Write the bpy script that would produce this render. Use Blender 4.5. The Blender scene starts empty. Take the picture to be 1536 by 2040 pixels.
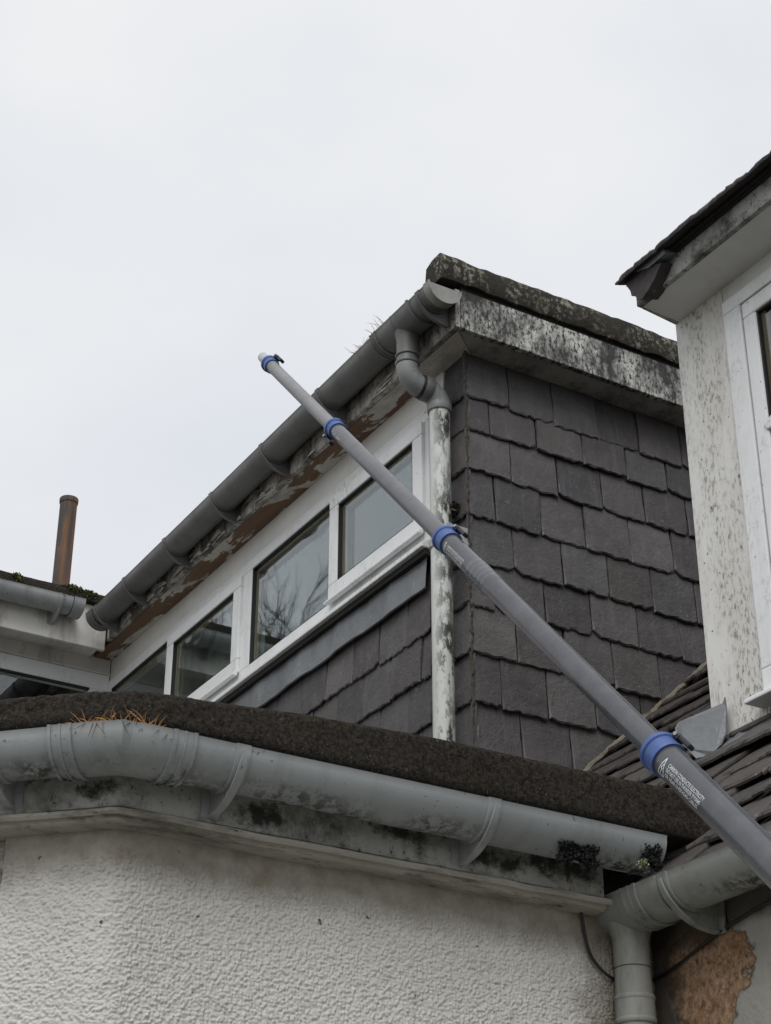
import bpy, math, random
import numpy as np
from mathutils import Vector, Matrix
random.seed(7); RNG = np.random.default_rng(7)
sc = bpy.context.scene
col = sc.collection

# ------------------------------------------------------------------ camera
YAW, PITCH, ROLL = [math.radians(a) for a in (59.069, 28.863, 0.101)]
FPX = 3564.3; CAM = np.array([0., 0., 1.6])
def cam_axes():
    cy, sy = math.cos(YAW), math.sin(YAW)
    R = np.array([cy, sy, 0]); F = np.array([-sy, cy, 0]); U = np.array([0, 0, 1.])
    f = math.cos(PITCH)*F + math.sin(PITCH)*U; u = -math.sin(PITCH)*F + math.cos(PITCH)*U
    return math.cos(ROLL)*R + math.sin(ROLL)*u, -math.sin(ROLL)*R + math.cos(ROLL)*u, f
CR, CU, CF = cam_axes()
cd = bpy.data.cameras.new('camera'); cam = bpy.data.objects.new('camera', cd); col.objects.link(cam)
cd.sensor_fit = 'VERTICAL'; cd.sensor_height = 36; cd.lens = 36*FPX/2040; cd.clip_end = 2000; cd.clip_start = .05
cam.matrix_world = Matrix(((CR[0], CU[0], -CF[0], CAM[0]), (CR[1], CU[1], -CF[1], CAM[1]), (CR[2], CU[2], -CF[2], CAM[2]), (0, 0, 0, 1)))
sc.camera = cam
def ray(px, py): return CR*(px-768)/FPX - CU*(py-1020)/FPX + CF
def at(px, py, ax, val):                     # pixel -> point on the plane axis = val
    d = ray(px, py); return CAM + d*((val-CAM[ax])/d[ax])
def atdepth(px, py, z): return CAM + ray(px, py)*z

# ------------------------------------------------------------------ world, sun, exposure
SUN_EL, SUN_AZ = math.radians(50), math.radians(-38)      # azimuth from +X towards +Y
world = bpy.data.worlds.new('World'); sc.world = world; world.use_nodes = True
wt = world.node_tree; wt.nodes.clear()
def wn(t, **k):
    n = wt.nodes.new(t)
    for a, b in k.items(): setattr(n, a, b)
    return n
wo = wn('ShaderNodeOutputWorld'); bg = wn('ShaderNodeBackground'); sky = wn('ShaderNodeTexSky', sky_type='NISHITA')
sky.sun_disc = False; sky.sun_elevation = SUN_EL; sky.sun_rotation = math.radians(90) - SUN_AZ
tc = wn('ShaderNodeTexCoord')
mp = wn('ShaderNodeMapping'); mp.inputs['Scale'].default_value = (1, 1, 1.8); mp.inputs['Rotation'].default_value = (.3, .5, .2)
n1 = wn('ShaderNodeTexNoise'); n1.inputs['Scale'].default_value = 2.3; n1.inputs['Detail'].default_value = 5; n1.inputs['Roughness'].default_value = .5
r1 = wn('ShaderNodeValToRGB'); r1.color_ramp.elements[0].position = .3; r1.color_ramp.elements[0].color = (.575, .60, .64, 1)
r1.color_ramp.elements[1].position = .66; r1.color_ramp.elements[1].color = (.70, .704, .712, 1)
sc1 = wn('ShaderNodeVectorMath', operation='SCALE'); sc1.inputs['Scale'].default_value = .06
mx = wn('ShaderNodeMix', data_type='RGBA'); mx.inputs[0].default_value = .94
L = wt.links.new
L(tc.outputs['Generated'], mp.inputs['Vector']); L(mp.outputs[0], n1.inputs['Vector']); L(n1.outputs[0], r1.inputs[0])
L(sky.outputs[0], sc1.inputs[0]); L(sc1.outputs[0], mx.inputs[6]); L(r1.outputs[0], mx.inputs[7])
L(mx.outputs[2], bg.inputs[0]); bg.inputs[1].default_value = 1.0; L(bg.outputs[0], wo.inputs[0])
sd = bpy.data.lights.new('sun', 'SUN'); sun = bpy.data.objects.new('sun', sd); col.objects.link(sun)
sd.energy = 1.5; sd.angle = math.radians(42); sd.color = (1, .98, .95)
sdir = Vector((math.cos(SUN_EL)*math.cos(SUN_AZ), math.cos(SUN_EL)*math.sin(SUN_AZ), math.sin(SUN_EL)))
sun.rotation_euler = sdir.to_track_quat('Z', 'Y').to_euler(); sun.location = (3, -3, 12)
vs = sc.view_settings; vs.view_transform = 'Standard'; vs.look = 'None'; vs.exposure = 0.4; vs.gamma = 1; vs.use_curve_mapping = False
sc.render.engine = 'CYCLES'

# ------------------------------------------------------------------ numpy noise
def _h(i, j, k, s):
    n = (i*374761393 + j*668265263 + k*2147483647 + s*1274126177) & 0xFFFFFFFF
    n = ((n ^ (n >> 13))*1274126177) & 0xFFFFFFFF
    return ((n ^ (n >> 16)) & 0xFFFF)/65535.0
def vnoise(P, scale, seed=0):
    P = np.asarray(P, float)*scale; i = np.floor(P).astype(np.int64); f = P - i; f = f*f*(3-2*f); out = 0
    for a in (0, 1):
        for b in (0, 1):
            for c in (0, 1):
                w = (f[..., 0] if a else 1-f[..., 0])*(f[..., 1] if b else 1-f[..., 1])*(f[..., 2] if c else 1-f[..., 2])
                out = out + w*_h(i[..., 0]+a, i[..., 1]+b, i[..., 2]+c, seed)
    return out*2-1

def worley(u, v, cell, seed=0):
    gu, gv = u/cell, v/cell; iu, iv = np.floor(gu).astype(np.int64), np.floor(gv).astype(np.int64); best = np.full(u.shape, 9.); bh = np.zeros(u.shape)
    for a in (-1, 0, 1):
        for b in (-1, 0, 1):
            cu, cv = iu+a, iv+b; z = cu*0
            du = gu-(cu+.15+.7*_h(cu, cv, z, seed)); dv = gv-(cv+.15+.7*_h(cu, cv, z, seed+1)); d = np.sqrt(du*du+dv*dv); k = d < best
            best = np.where(k, d, best); bh = np.where(k, _h(cu, cv, z, seed+2), bh)
    return best, bh
# ------------------------------------------------------------------ materials
class NT:
    def __init__(s, name):
        s.m = bpy.data.materials.new(name); s.m.use_nodes = True; s.t = s.m.node_tree; s.t.nodes.clear()
        s.out = s.n('ShaderNodeOutputMaterial'); s.b = s.n('ShaderNodeBsdfPrincipled'); s.t.links.new(s.b.outputs[0], s.out.inputs[0])
        s.pos = s.n('ShaderNodeNewGeometry').outputs['Position']
    def n(s, t, **k):
        n = s.t.nodes.new(t)
        for a, b in k.items(): setattr(n, a, b)
        return n
    def set(s, sock, v):
        if hasattr(v, 'links'): s.t.links.new(v, sock)
        elif isinstance(v, (int, float)) and sock.type in ('RGBA',): sock.default_value = (v, v, v, 1)
        elif isinstance(v, (tuple, list)) and len(v) == 3 and sock.type == 'RGBA': sock.default_value = (*v, 1)
        else: sock.default_value = v
    def map(s, scale, vec=None, loc=(0, 0, 0), rot=(0, 0, 0)):
        m = s.n('ShaderNodeMapping'); s.set(m.inputs[0], vec or s.pos); m.inputs['Scale'].default_value = scale
        m.inputs['Location'].default_value = loc; m.inputs['Rotation'].default_value = rot; return m.outputs[0]
    def noise(s, scale, detail=4, rough=.6, vec=None, dist=0):
        n = s.n('ShaderNodeTexNoise'); s.set(n.inputs['Vector'], vec or s.pos); n.inputs['Scale'].default_value = scale
        n.inputs['Detail'].default_value = detail; n.inputs['Roughness'].default_value = rough; n.inputs['Distortion'].default_value = dist; return n.outputs[0]
    def voro(s, scale, vec=None, feature='F1', rnd=1, out=0):
        n = s.n('ShaderNodeTexVoronoi', feature=feature); s.set(n.inputs['Vector'], vec or s.pos); n.inputs['Scale'].default_value = scale
        n.inputs['Randomness'].default_value = rnd; return n.outputs[out]
    def ramp(s, fac, stops, interp='LINEAR'):
        r = s.n('ShaderNodeValToRGB'); s.set(r.inputs[0], fac); e = r.color_ramp.elements; r.color_ramp.interpolation = interp
        while len(e) < len(stops): e.new(.5)
        for q, (p, c) in zip(e, stops):
            q.position = p; q.color = (c, c, c, 1) if isinstance(c, (int, float)) else (*c, 1)
        return r.outputs[0]
    def mix(s, fac, a, b, mode='MIX'):
        m = s.n('ShaderNodeMix', data_type='RGBA', blend_type=mode); s.set(m.inputs[0], fac); s.set(m.inputs[6], a); s.set(m.inputs[7], b); return m.outputs[2]
    def math(s, op, a, b=0., clamp=False):
        m = s.n('ShaderNodeMath', operation=op, use_clamp=clamp); s.set(m.inputs[0], a); s.set(m.inputs[1], b); return m.outputs[0]
    def sep(s, i):
        x = s.n('ShaderNodeSeparateXYZ'); s.set(x.inputs[0], s.pos); return x.outputs[i]
    def normal(s, i):
        g = s.n('ShaderNodeNewGeometry'); x = s.n('ShaderNodeSeparateXYZ'); s.set(x.inputs[0], g.outputs['True Normal']); return x.outputs[i]
    def rand(s): return s.n('ShaderNodeObjectInfo').outputs['Random']
    def bump(s, h, strength=.5, dist=.005, nrm=None):
        b = s.n('ShaderNodeBump'); s.set(b.inputs['Height'], h); b.inputs['Strength'].default_value = strength; b.inputs['Distance'].default_value = dist
        if nrm is not None: s.set(b.inputs['Normal'], nrm)
        s.set(s.b.inputs['Normal'], b.outputs[0]); return b.outputs[0]
    def done(s, color=None, rough=.6, metal=0., spec=None):
        if color is not None: s.set(s.b.inputs['Base Color'], color)
        s.set(s.b.inputs['Roughness'], rough); s.set(s.b.inputs['Metallic'], metal)
        if spec is not None: s.b.inputs['Specular IOR Level'].default_value = spec
        return s.m
MAT = {}
def mat_slate(name, lo, hi, brown, specks=.5):
    t = NT(name); r = t.rand()
    off = t.n('ShaderNodeVectorMath', operation='ADD'); t.set(off.inputs[0], t.pos)
    cmb = t.n('ShaderNodeCombineXYZ'); t.set(cmb.inputs[0], t.math('MULTIPLY', r, 37.)); t.set(cmb.inputs[1], t.math('MULTIPLY', r, 91.)); t.set(off.inputs[1], cmb.outputs[0])
    v = off.outputs[0]
    c = t.mix(r, lo, hi)
    r2 = t.math('FRACT', t.math('MULTIPLY', r, 17.3))
    c = t.mix(t.math('MULTIPLY', r2, .55), c, brown)
    r3 = t.math('FRACT', t.math('MULTIPLY', r, 53.7)); c = t.mix(t.ramp(r3, [(.90, 0.), (.93, .35)]), c, (.17, .165, .155))
    c = t.mix(t.ramp(t.noise(9, 5, .65, v), [(.35, 0.), (.7, .75)]), c, t.mix(.5, c, (.015, .014, .015)))
    st = t.noise(14, 5, .7, t.map((3, 3, .35), v)); c = t.mix(t.ramp(st, [(.52, 0.), (.75, .35)]), c, (.15, .145, .15))
    sp = t.noise(120, 2, .5, v); c = t.mix(t.ramp(sp, [(.70, 0.), (.76, specks)]), c, (.30, .31, .29))
    blot = t.noise(30, 3, .6, v); c = t.mix(t.ramp(blot, [(.66, 0.), (.74, .22)]), c, (.24, .24, .22))
    fl_ = t.ramp(t.noise(7, 3, .5, v, 1.2), [(.49, 0.), (.505, 1.), (.52, .15)])      # flaked ridges
    h = t.math('ADD', t.math('ADD', t.noise(18, 6, .6, v), t.math('MULTIPLY', t.noise(90, 4, .6, v), .35)), t.math('MULTIPLY', fl_, .10))
    t.bump(h, .75, .007)
    return t.done(c, t.ramp(t.noise(25, 3), [(.3, .42), (.7, .68)]), spec=.4)
MAT['slate'] = mat_slate('slate', (.054, .051, .054), (.100, .095, .098), (.088, .072, .068))
MAT['slate_wet_shaded'] = mat_slate('shaded_wet_slate', (.022, .020, .020), (.035, .032, .032), (.04, .03, .027), .3)  # wet eaves slate, with the shade under the eaves painted into its colour
MAT['roof_slate'] = mat_slate('roof_slate', (.036, .032, .031), (.080, .072, .068), (.075, .056, .046), .6)
def mat_pvc(name, base, dirt=.5, low=None):
    t = NT(name)
    c = t.mix(t.ramp(t.noise(6, 4), [(.35, 0.), (.7, 1.)]), base, tuple(x*.82 for x in base))
    c = t.mix(t.ramp(t.noise(9, 6, .7, t.map((1.6, 1.6, .5))), [(.5, 0.), (.72, dirt)]), c, (.075, .075, .068))
    if low is not None:                                       # algae speckle along the low side of the channel
        z = t.sep(2); m = t.ramp(t.math('SUBTRACT', z, low), [(.006, 1.), (.022, 0.)])
        g = t.math('MULTIPLY', t.ramp(t.noise(50, 6, .78), [(.45, 0.), (.54, .95)]), t.ramp(t.noise(7, 3, .5, t.map((1, 1, 1), None, (3.3, 1.45, .4))), [(.42, .12), (.62, 1.)])); c = t.mix(t.math('MULTIPLY', m, g), c, (.02, .02, .018))
    sp = t.noise(75, 3, .6); c = t.mix(t.ramp(sp, [(.66, 0.), (.72, .7)]), c, (.03, .03, .027))
    t.bump(t.math('ADD', t.noise(160, 2), t.math('MULTIPLY', t.noise(20, 3), 1.2)), .12, .002)
    return t.done(c, t.ramp(t.noise(12, 4), [(.3, .38), (.7, .6)]), spec=.45)
MAT['pvc_dark'] = mat_pvc('weathered_shaded_grey_plastic', (.14, .143, .138), .6)  # the extension gutter's plastic, weak light at the dormer painted in as darker grey
MAT['pvc'] = mat_pvc('weathered_grey_plastic', (.30, .318, .325), .35, low=2.642)
MAT['pvc_main'] = mat_pvc('grey_green_plastic', (.27, .28, .265), .4, low=2.552)
MAT['pvc_pipe'] = mat_pvc('olive_stained_grey_plastic', (.30, .305, .28), .62)
MAT['pvc_pale'] = mat_pvc('pale_grey_plastic', (.34, .355, .36), .45)
MAT['pvc_cap_lit'] = mat_pvc('lit_grey_plastic', (.30, .295, .28), .4)  # dormer gutter plastic made paler: light falling on the cap's face is painted in
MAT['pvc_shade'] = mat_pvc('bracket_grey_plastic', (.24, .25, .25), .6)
def mat_paint(name, base=(.66, .655, .63), dirt=.35, dirtcol=(.10, .09, .075), scale=7, streak=(1, 1, .3), thresh=.55, grain=None, peel=None, spec_lo=.60, spk=11, spv=(1, 1, .55), wide=.06, xmax=None):
    t = NT(name)
    c = t.mix(t.ramp(t.noise(4, 3), [(.3, 0.), (.7, 1.)]), base, tuple(x*.86 for x in base))
    d1 = t.noise(scale, 8, .75, t.map(streak)); c = t.mix(t.ramp(d1, [(thresh-.06, 0.), (thresh+.12, dirt)]), c, dirtcol)
    d2 = t.noise(scale*spk, 6, .78, t.map(spv)); c = t.mix(t.ramp(d2, [(spec_lo, 0.), (spec_lo+wide, min(1, dirt*1.3))]), c, tuple(x*.7 for x in dirtcol))
    h = t.math('ADD', t.noise(30, 5), t.math('MULTIPLY', d2, .5))
    if peel:
        pc, pt, pv = peel; pm = t.ramp(t.noise(5.5, 7, .62, t.map(pv), dist=.6), [(pt, 0.), (pt+.012, 1.)])
        if xmax is not None: pm = t.math('MULTIPLY', pm, t.ramp(t.math('MULTIPLY', t.math('SUBTRACT', xmax, t.sep(0)), 10.), [(0., 0.), (.2, 1.)]))
        wood = t.mix(t.noise(35, 4, .6, t.map(grain or (.15, 1, 1))), pc, tuple(x*.5 for x in pc)); c = t.mix(pm, c, wood); h = t.math('SUBTRACT', h, t.math('MULTIPLY', pm, 1.5))
    t.bump(h, .35, .004)
    return t.done(c, .62, spec=.35)
MAT['fascia_peel'] = mat_paint('peeling_white_paint', (.52, .50, .465), .93, (.035, .032, .026), 9, (1, 1, .35), .46, (.15, 1, 1), ((.16, .115, .085), .60, (.5, 1, 1)), .55, xmax=-4.4)
MAT['fascia_black'] = mat_paint('black_lichened_white_paint', (.60, .60, .56), .97, (.022, .022, .020), 8, (1, .9, .55), .452, None, None, .485, spk=8, wide=.09)
MAT['soffit_bare'] = mat_paint('soffit_with_bare_board', (.56, .53, .48), .7, (.09, .075, .06), 7, (.4, 1, 1), .54, (.12, 1, 1), ((.20, .115, .068), .47, (.55, 1.8, 1)), xmax=-4.30)
MAT['flake'] = mat_paint('old_paint_flake', (.58, .565, .53), .6, (.08, .07, .055), 14, (1, 1, .6), .55, None, None, .6)
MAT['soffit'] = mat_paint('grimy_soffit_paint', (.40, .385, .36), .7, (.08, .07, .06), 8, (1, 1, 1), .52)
MAT['paint'] = mat_paint('dirty_white_paint', (.68, .675, .65), .28, (.14, .12, .09), 5, (1, 1, .4), .6, spec_lo=.66)
def mat_algae():
    t = NT('white_board_speckled_with_algae')
    c = t.mix(t.ramp(t.noise(5, 4, .6, t.map((1, 1, .4))), [(.35, 0.), (.7, 1.)]), (.72, .72, .70), (.62, .60, .56))
    den = t.ramp(t.noise(6, 4, .6, t.map((2.2, 2.2, .5))), [(.36, 0.), (.58, 1.)])
    sp = t.ramp(t.noise(110, 4, .7, t.map((1, 1, .36))), [(.50, 0.), (.62, .85)])
    c = t.mix(t.math('MULTIPLY', den, sp), c, (.15, .135, .105)); c = t.mix(t.math('MULTIPLY', den, .22), c, (.36, .33, .27))
    c = t.mix(t.ramp(t.noise(60, 2, .5), [(.70, 0.), (.73, .85)]), c, (.09, .07, .05)); t.bump(t.noise(60, 4), .2, .003); return t.done(c, .6, spec=.3)
MAT['paint_algae'] = mat_algae()
MAT['ext_fascia'] = mat_paint('stained_white_fascia', (.42, .42, .395), .95, (.028, .024, .02), 7, (1, 1, 1.1), .50, None, None, .54, spk=7, spv=(1, 1, .8), wide=.10)
def add_stains(m, blobs, axis, colr=(.018, .016, .014)):
    nt = m.node_tree; bs = [n for n in nt.nodes if n.type == 'BSDF_PRINCIPLED'][0]; t = NT.__new__(NT); t.m, t.t, t.b = m, nt, bs
    t.pos = t.n('ShaderNodeNewGeometry').outputs['Position']; c = bs.inputs['Base Color'].links[0].from_socket
    for cy, sy, cz, sz in blobs:
        r = t.math('ADD', t.math('POWER', t.math('DIVIDE', t.math('SUBTRACT', t.sep(axis), cy), sy), 2.), t.math('POWER', t.math('DIVIDE', t.math('SUBTRACT', t.sep(2), cz), sz), 2.))
        r = t.math('ADD', r, t.math('MULTIPLY', t.math('SUBTRACT', t.noise(32, 7, .75), .5), 4.2)); c = t.mix(t.ramp(r, [(.1, .95), (1.15, 0.)]), c, colr)
    t.set(bs.inputs['Base Color'], c)
MAT['ext_fascia2'] = mat_paint('stained_extension_fascia', (.42, .42, .395), .9, (.04, .035, .028), 7, (1, 1, 1.1), .53, None, None, .56, spk=7, spv=(1, 1, .8), wide=.10)
add_stains(MAT['ext_fascia2'], [(1.345, .055, 2.635, .03), (1.62, .06, 2.655, .016), (1.83, .09, 2.64, .025), (1.98, .10, 2.655, .035), (1.05, .03, 2.64, .02)], 1)
MAT['moulding'] = mat_paint('cracked_moulding_paint', (.46, .44, .39), .85, (.06, .05, .04), 9, (1, .35, 2), .52, None, None, .58, spk=7, spv=(1, .3, 2.5), wide=.08)
MAT['wing_paint'] = mat_paint('wing_white_paint', (.66, .645, .61), .62, (.12, .095, .07), 6, (1, 1, .35), .57, None, None, .68)
def mat_upvc():
    t = NT('white_upvc'); c = t.mix(t.ramp(t.noise(8, 5, .7, t.map((1, 1, .4))), [(.5, 0.), (.75, .35)]), (.74, .75, .755), (.42, .41, .38))
    c = t.mix(t.ramp(t.noise(90, 3), [(.67, 0.), (.72, .7)]), c, (.15, .14, .12))
    c = t.mix(t.math('MULTIPLY', t.ramp(t.noise(3.5, 3), [(.50, 0.), (.64, .55)]), t.ramp(t.noise(70, 5, .75, t.map((1, 1, .5))), [(.5, 0.), (.62, 1.)])), c, (.27, .255, .22)); return t.done(c, .38, spec=.45)
MAT['upvc'] = mat_upvc()
def simple(name, c, rough=.6, metal=0, n=8, var=.25, bump=.2, spec=None):
    t = NT(name); t.bump(t.noise(n*8, 4), bump, .003)
    cc = t.mix(t.noise(n, 5, .65), tuple(x*(1-var) for x in c), tuple(min(1, x*(1+var)) for x in c)); return t.done(cc, rough, metal, spec)
MAT['bead'] = simple('tan_glazing_bead', (.30, .255, .18), .5)
MAT['gasket'] = simple('black_gasket', (.012, .012, .012), .6)
MAT['dark'] = simple('dark_void', (.012, .011, .010), .9)
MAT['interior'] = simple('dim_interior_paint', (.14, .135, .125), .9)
MAT['curtain'] = simple('cream_curtain_cloth', (.42, .40, .36), .9)
MAT['cable'] = simple('black_cable_rubber', (.012, .012, .012), .5)
MAT['blue'] = simple('blue_clamp_plastic', (.055, .105, .29), .42, 0, 10, .2, .05)
MAT['blackplastic'] = simple('black_lever_plastic', (.015, .015, .017), .45)
MAT['white_print'] = simple('white_print', (.62, .63, .64), .6, bump=0)
MAT['lilac_print'] = simple('lilac_print', (.50, .48, .70), .6, bump=0)
MAT['steel'] = simple('worn_steel', (.35, .36, .36), .35, .8)
MAT['needles'] = simple('dry_needles', (.30, .15, .05), .8)
MAT['grass_dry'] = simple('dry_grass', (.20, .15, .09), .8)
MAT['root'] = simple('thin_brown_roots', (.12, .075, .05), .8)
MAT['moss'] = simple('green_moss', (.075, .085, .015), .95, 0, 60, .6)
MAT['moss_dark'] = simple('blackish_moss', (.012, .012, .012), .95, 0, 60, .5)
MAT['leaf'] = simple('pale_green_leaf', (.19, .23, .11), .6)
MAT['bark'] = simple('bark', (.06, .05, .045), .9)
MAT['gap'] = simple('shadowy_underlay', (.02, .018, .017), .9)
MAT['nest'] = simple('matted_fibre', (.05, .042, .03), .95, 0, 60, .5)
def mat_pole(name, base, rough=.30):
    t = NT(name); c = t.mix(t.ramp(t.noise(22, 6, .65), [(.35, 0.), (.7, 1.)]), base, tuple(x*.72 for x in base))
    c = t.mix(t.ramp(t.noise(60, 4, .7), [(.6, 0.), (.72, .35)]), c, tuple(min(1, x*1.6) for x in base))
    t.bump(t.noise(220, 2), .06, .001); return t.done(c, rough, .15, .5)
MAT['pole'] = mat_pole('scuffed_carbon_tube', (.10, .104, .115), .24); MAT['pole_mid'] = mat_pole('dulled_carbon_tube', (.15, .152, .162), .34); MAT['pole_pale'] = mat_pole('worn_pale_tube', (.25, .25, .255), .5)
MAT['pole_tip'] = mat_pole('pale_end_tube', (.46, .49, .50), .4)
def mat_downpipe():
    t = NT('peeling_white_downpipe'); n = t.noise(13, 7, .7, t.map((1, 1, .35)))
    c = t.mix(t.ramp(t.noise(5, 3), [(.3, 0.), (.7, 1.)]), (.56, .585, .56), (.47, .49, .455))
    x = t.sep(0); side = t.ramp(t.math('ADD', x, 4.2), [(.0, 0.), (.03, 1.)])
    f = t.math('MULTIPLY', t.ramp(t.noise(26, 8, .78, t.map((1, 1, .45))), [(.47, 0.), (.53, 1.)]), t.math('ADD', t.math('MULTIPLY', side, .95), .05))
    big = t.ramp(t.noise(3.2, 3, .5, t.map((.3, .3, 1))), [(.33, .15), (.5, 1.)])
    c = t.mix(t.math('MULTIPLY', f, big), c, (.035, .035, .028)); t.bump(t.math('SUBTRACT', n, f), .3, .003); return t.done(c, .5)
MAT['downpipe'] = mat_downpipe()
def mat_lead():
    t = NT('lead_sheet'); c = t.mix(t.ramp(t.noise(7, 6, .6, t.map((1, 1, .45))), [(.3, 0.), (.7, 1.)]), (.12, .128, .136), (.21, .222, .23))
    c = t.mix(t.ramp(t.noise(40, 5, .7, t.map((1, 1, .3))), [(.6, 0.), (.72, .5)]), c, (.36, .37, .37)); t.bump(t.noise(11, 4), .6, .012); return t.done(c, .5, .25)
MAT['lead'] = mat_lead()
def mat_felt(name, base, mossy, mosscol):
    t = NT(name); c = t.mix(t.ramp(t.noise(120, 6, .75), [(.36, 0.), (.68, 1.)]), tuple(x*.25 for x in base), tuple(x*1.9 for x in base))
    m = t.ramp(t.noise(7, 5, .65), [(mossy, 0.), (mossy+.12, 1.)]); c = t.mix(t.math('MULTIPLY', m, t.ramp(t.noise(60, 4), [(.4, 0.), (.6, 1.)])), c, mosscol)
    c = t.mix(t.ramp(t.noise(170, 2), [(.66, 0.), (.72, .6)]), c, (.19, .175, .14))
    t.bump(t.math('ADD', t.noise(130, 5, .75), t.math('MULTIPLY', t.noise(40, 4), .5)), 1., .009); return t.done(c, .95, spec=.15)
MAT['felt'] = mat_felt('mossy_roofing_felt', (.036, .031, .026), .62, (.055, .052, .014))
def mat_lichen():
    t = NT('lichened_felt_edge'); c = t.mix(t.noise(40, 5, .7), (.018, .018, .016), (.06, .055, .045))
    m = t.math('MULTIPLY', t.ramp(t.noise(8, 4, .6), [(.46, 0.), (.6, 1.)]), t.ramp(t.noise(48, 5, .75), [(.5, 0.), (.58, 1.)]))
    c = t.mix(m, c, (.25, .245, .20)); c = t.mix(t.ramp(t.noise(30, 4), [(.62, 0.), (.7, .8)]), c, (.085, .06, .035))
    t.bump(t.noise(60, 6, .7), .8, .008); return t.done(c, .95, spec=.15)
MAT['lichen'] = mat_lichen()
def mat_render():
    t = NT('roughcast_render'); z = t.sep(2)
    c = t.mix(t.ramp(t.noise(3, 5), [(.3, 0.), (.7, 1.)]), (.68, .67, .635), (.60, .59, .55))
    top = t.ramp(t.math('ADD', z, t.math('MULTIPLY', t.noise(12, 4), .05)), [(0, 0.), (1, 1.)])
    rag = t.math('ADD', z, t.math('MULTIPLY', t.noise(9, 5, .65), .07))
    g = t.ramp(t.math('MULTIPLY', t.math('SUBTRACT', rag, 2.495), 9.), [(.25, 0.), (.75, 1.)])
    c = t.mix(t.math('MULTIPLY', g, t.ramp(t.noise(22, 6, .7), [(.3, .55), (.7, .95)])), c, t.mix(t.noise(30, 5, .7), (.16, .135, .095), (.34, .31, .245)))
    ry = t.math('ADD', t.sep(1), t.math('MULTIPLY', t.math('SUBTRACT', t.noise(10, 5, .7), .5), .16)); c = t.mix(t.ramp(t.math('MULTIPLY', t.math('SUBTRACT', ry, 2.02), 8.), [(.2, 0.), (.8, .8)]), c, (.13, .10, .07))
    gr = t.ramp(t.noise(14, 6, .7), [(.55, 0.), (.75, .35)]); c = t.mix(gr, c, (.30, .27, .21))
    sp = t.ramp(t.noise(38, 3, .6), [(.70, 0.), (.735, .9)]); c = t.mix(sp, c, (.07, .05, .035))
    t.bump(t.noise(330, 3, .65), .8, .003); return t.done(c, .9, spec=.2)
MAT['render'] = mat_render()
def mat_mainwall():
    t = NT('patched_grey_render'); x, z = t.sep(0), t.sep(2)
    c = t.mix(t.noise(9, 6, .6), (.25, .245, .215), (.42, .41, .375))
    dx = t.math('DIVIDE', t.math('ADD', x, 2.555), .125); dz = t.math('DIVIDE', t.math('SUBTRACT', z, 2.462), .10)
    r = t.math('ADD', t.math('POWER', t.math('ABSOLUTE', dx), 3.), t.math('POWER', t.math('ABSOLUTE', dz), 3.))
    r = t.math('ADD', r, t.math('ADD', t.math('MULTIPLY', t.math('SUBTRACT', t.noise(9, 2, .5), .5), 3.4), t.math('MULTIPLY', t.math('SUBTRACT', t.noise(40, 5, .65), .5), 1.0)))
    stone = t.mix(t.ramp(t.noise(75, 7, .8), [(.34, 0.), (.66, 1.)]), (.09, .05, .028), (.52, .36, .24))
    stone = t.mix(t.ramp(t.noise(14, 4), [(.4, 0.), (.7, .55)]), stone, (.20, .095, .04))
    pm = t.ramp(r, [(.75, 1.), (.80, 0.)]); rim = t.ramp(r, [(.68, 0.), (.78, 1.), (.95, 0.)])
    c = t.mix(pm, c, stone); c = t.mix(t.math('MULTIPLY', rim, .6), c, (.09, .06, .04))
    soot = t.math('ADD', t.math('MULTIPLY', t.math('SUBTRACT', z, 2.49), 11.), t.math('MULTIPLY', t.math('SUBTRACT', t.noise(8, 5), .5), 1.6))
    c = t.mix(t.ramp(soot, [(.2, 0.), (.6, .8)]), c, (.055, .042, .032))
    s2 = t.math('ADD', t.math('MULTIPLY', t.math('SUBTRACT', -2.615, x), 12.), t.math('MULTIPLY', t.math('SUBTRACT', t.noise(14, 5), .5), 1.6)); c = t.mix(t.ramp(s2, [(.0, 0.), (.5, .82)]), c, (.06, .045, .033))
    h = t.math('ADD', t.math('MULTIPLY', pm, -2.), t.noise(60, 5)); t.bump(h, .7, .006); return t.done(c, .95, spec=.15)
MAT['mainwall'] = mat_mainwall()
def mat_rust():
    t = NT('rusty_flue'); n = t.math('ADD', t.noise(9, 5, .65, t.map((1.2, 1.2, .12))), t.math('MULTIPLY', t.math('SUBTRACT', t.sep(1), 2.832), 3.2))
    c = t.mix(t.ramp(n, [(.42, 0.), (.58, 1.)]), (.058, .053, .050), (.22, .095, .035)); c = t.mix(t.ramp(t.noise(20, 5, .7, t.map((1, 1, .3))), [(.60, 0.), (.74, .45)]), c, (.30, .17, .08))
    t.bump(t.noise(50, 4), .3, .003); return t.done(c, .85)
MAT['rust'] = mat_rust()
def mat_wood():
    t = NT('weathered_timber_edge'); c = t.mix(t.noise(22, 6, .7, t.map((1, .3, .3))), (.05, .042, .03), (.27, .24, .185)); t.bump(t.noise(30, 5, .7, t.map((1, .25, .25))), .9, .01); return t.done(c, .95)
MAT['wood'] = mat_wood()
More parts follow.
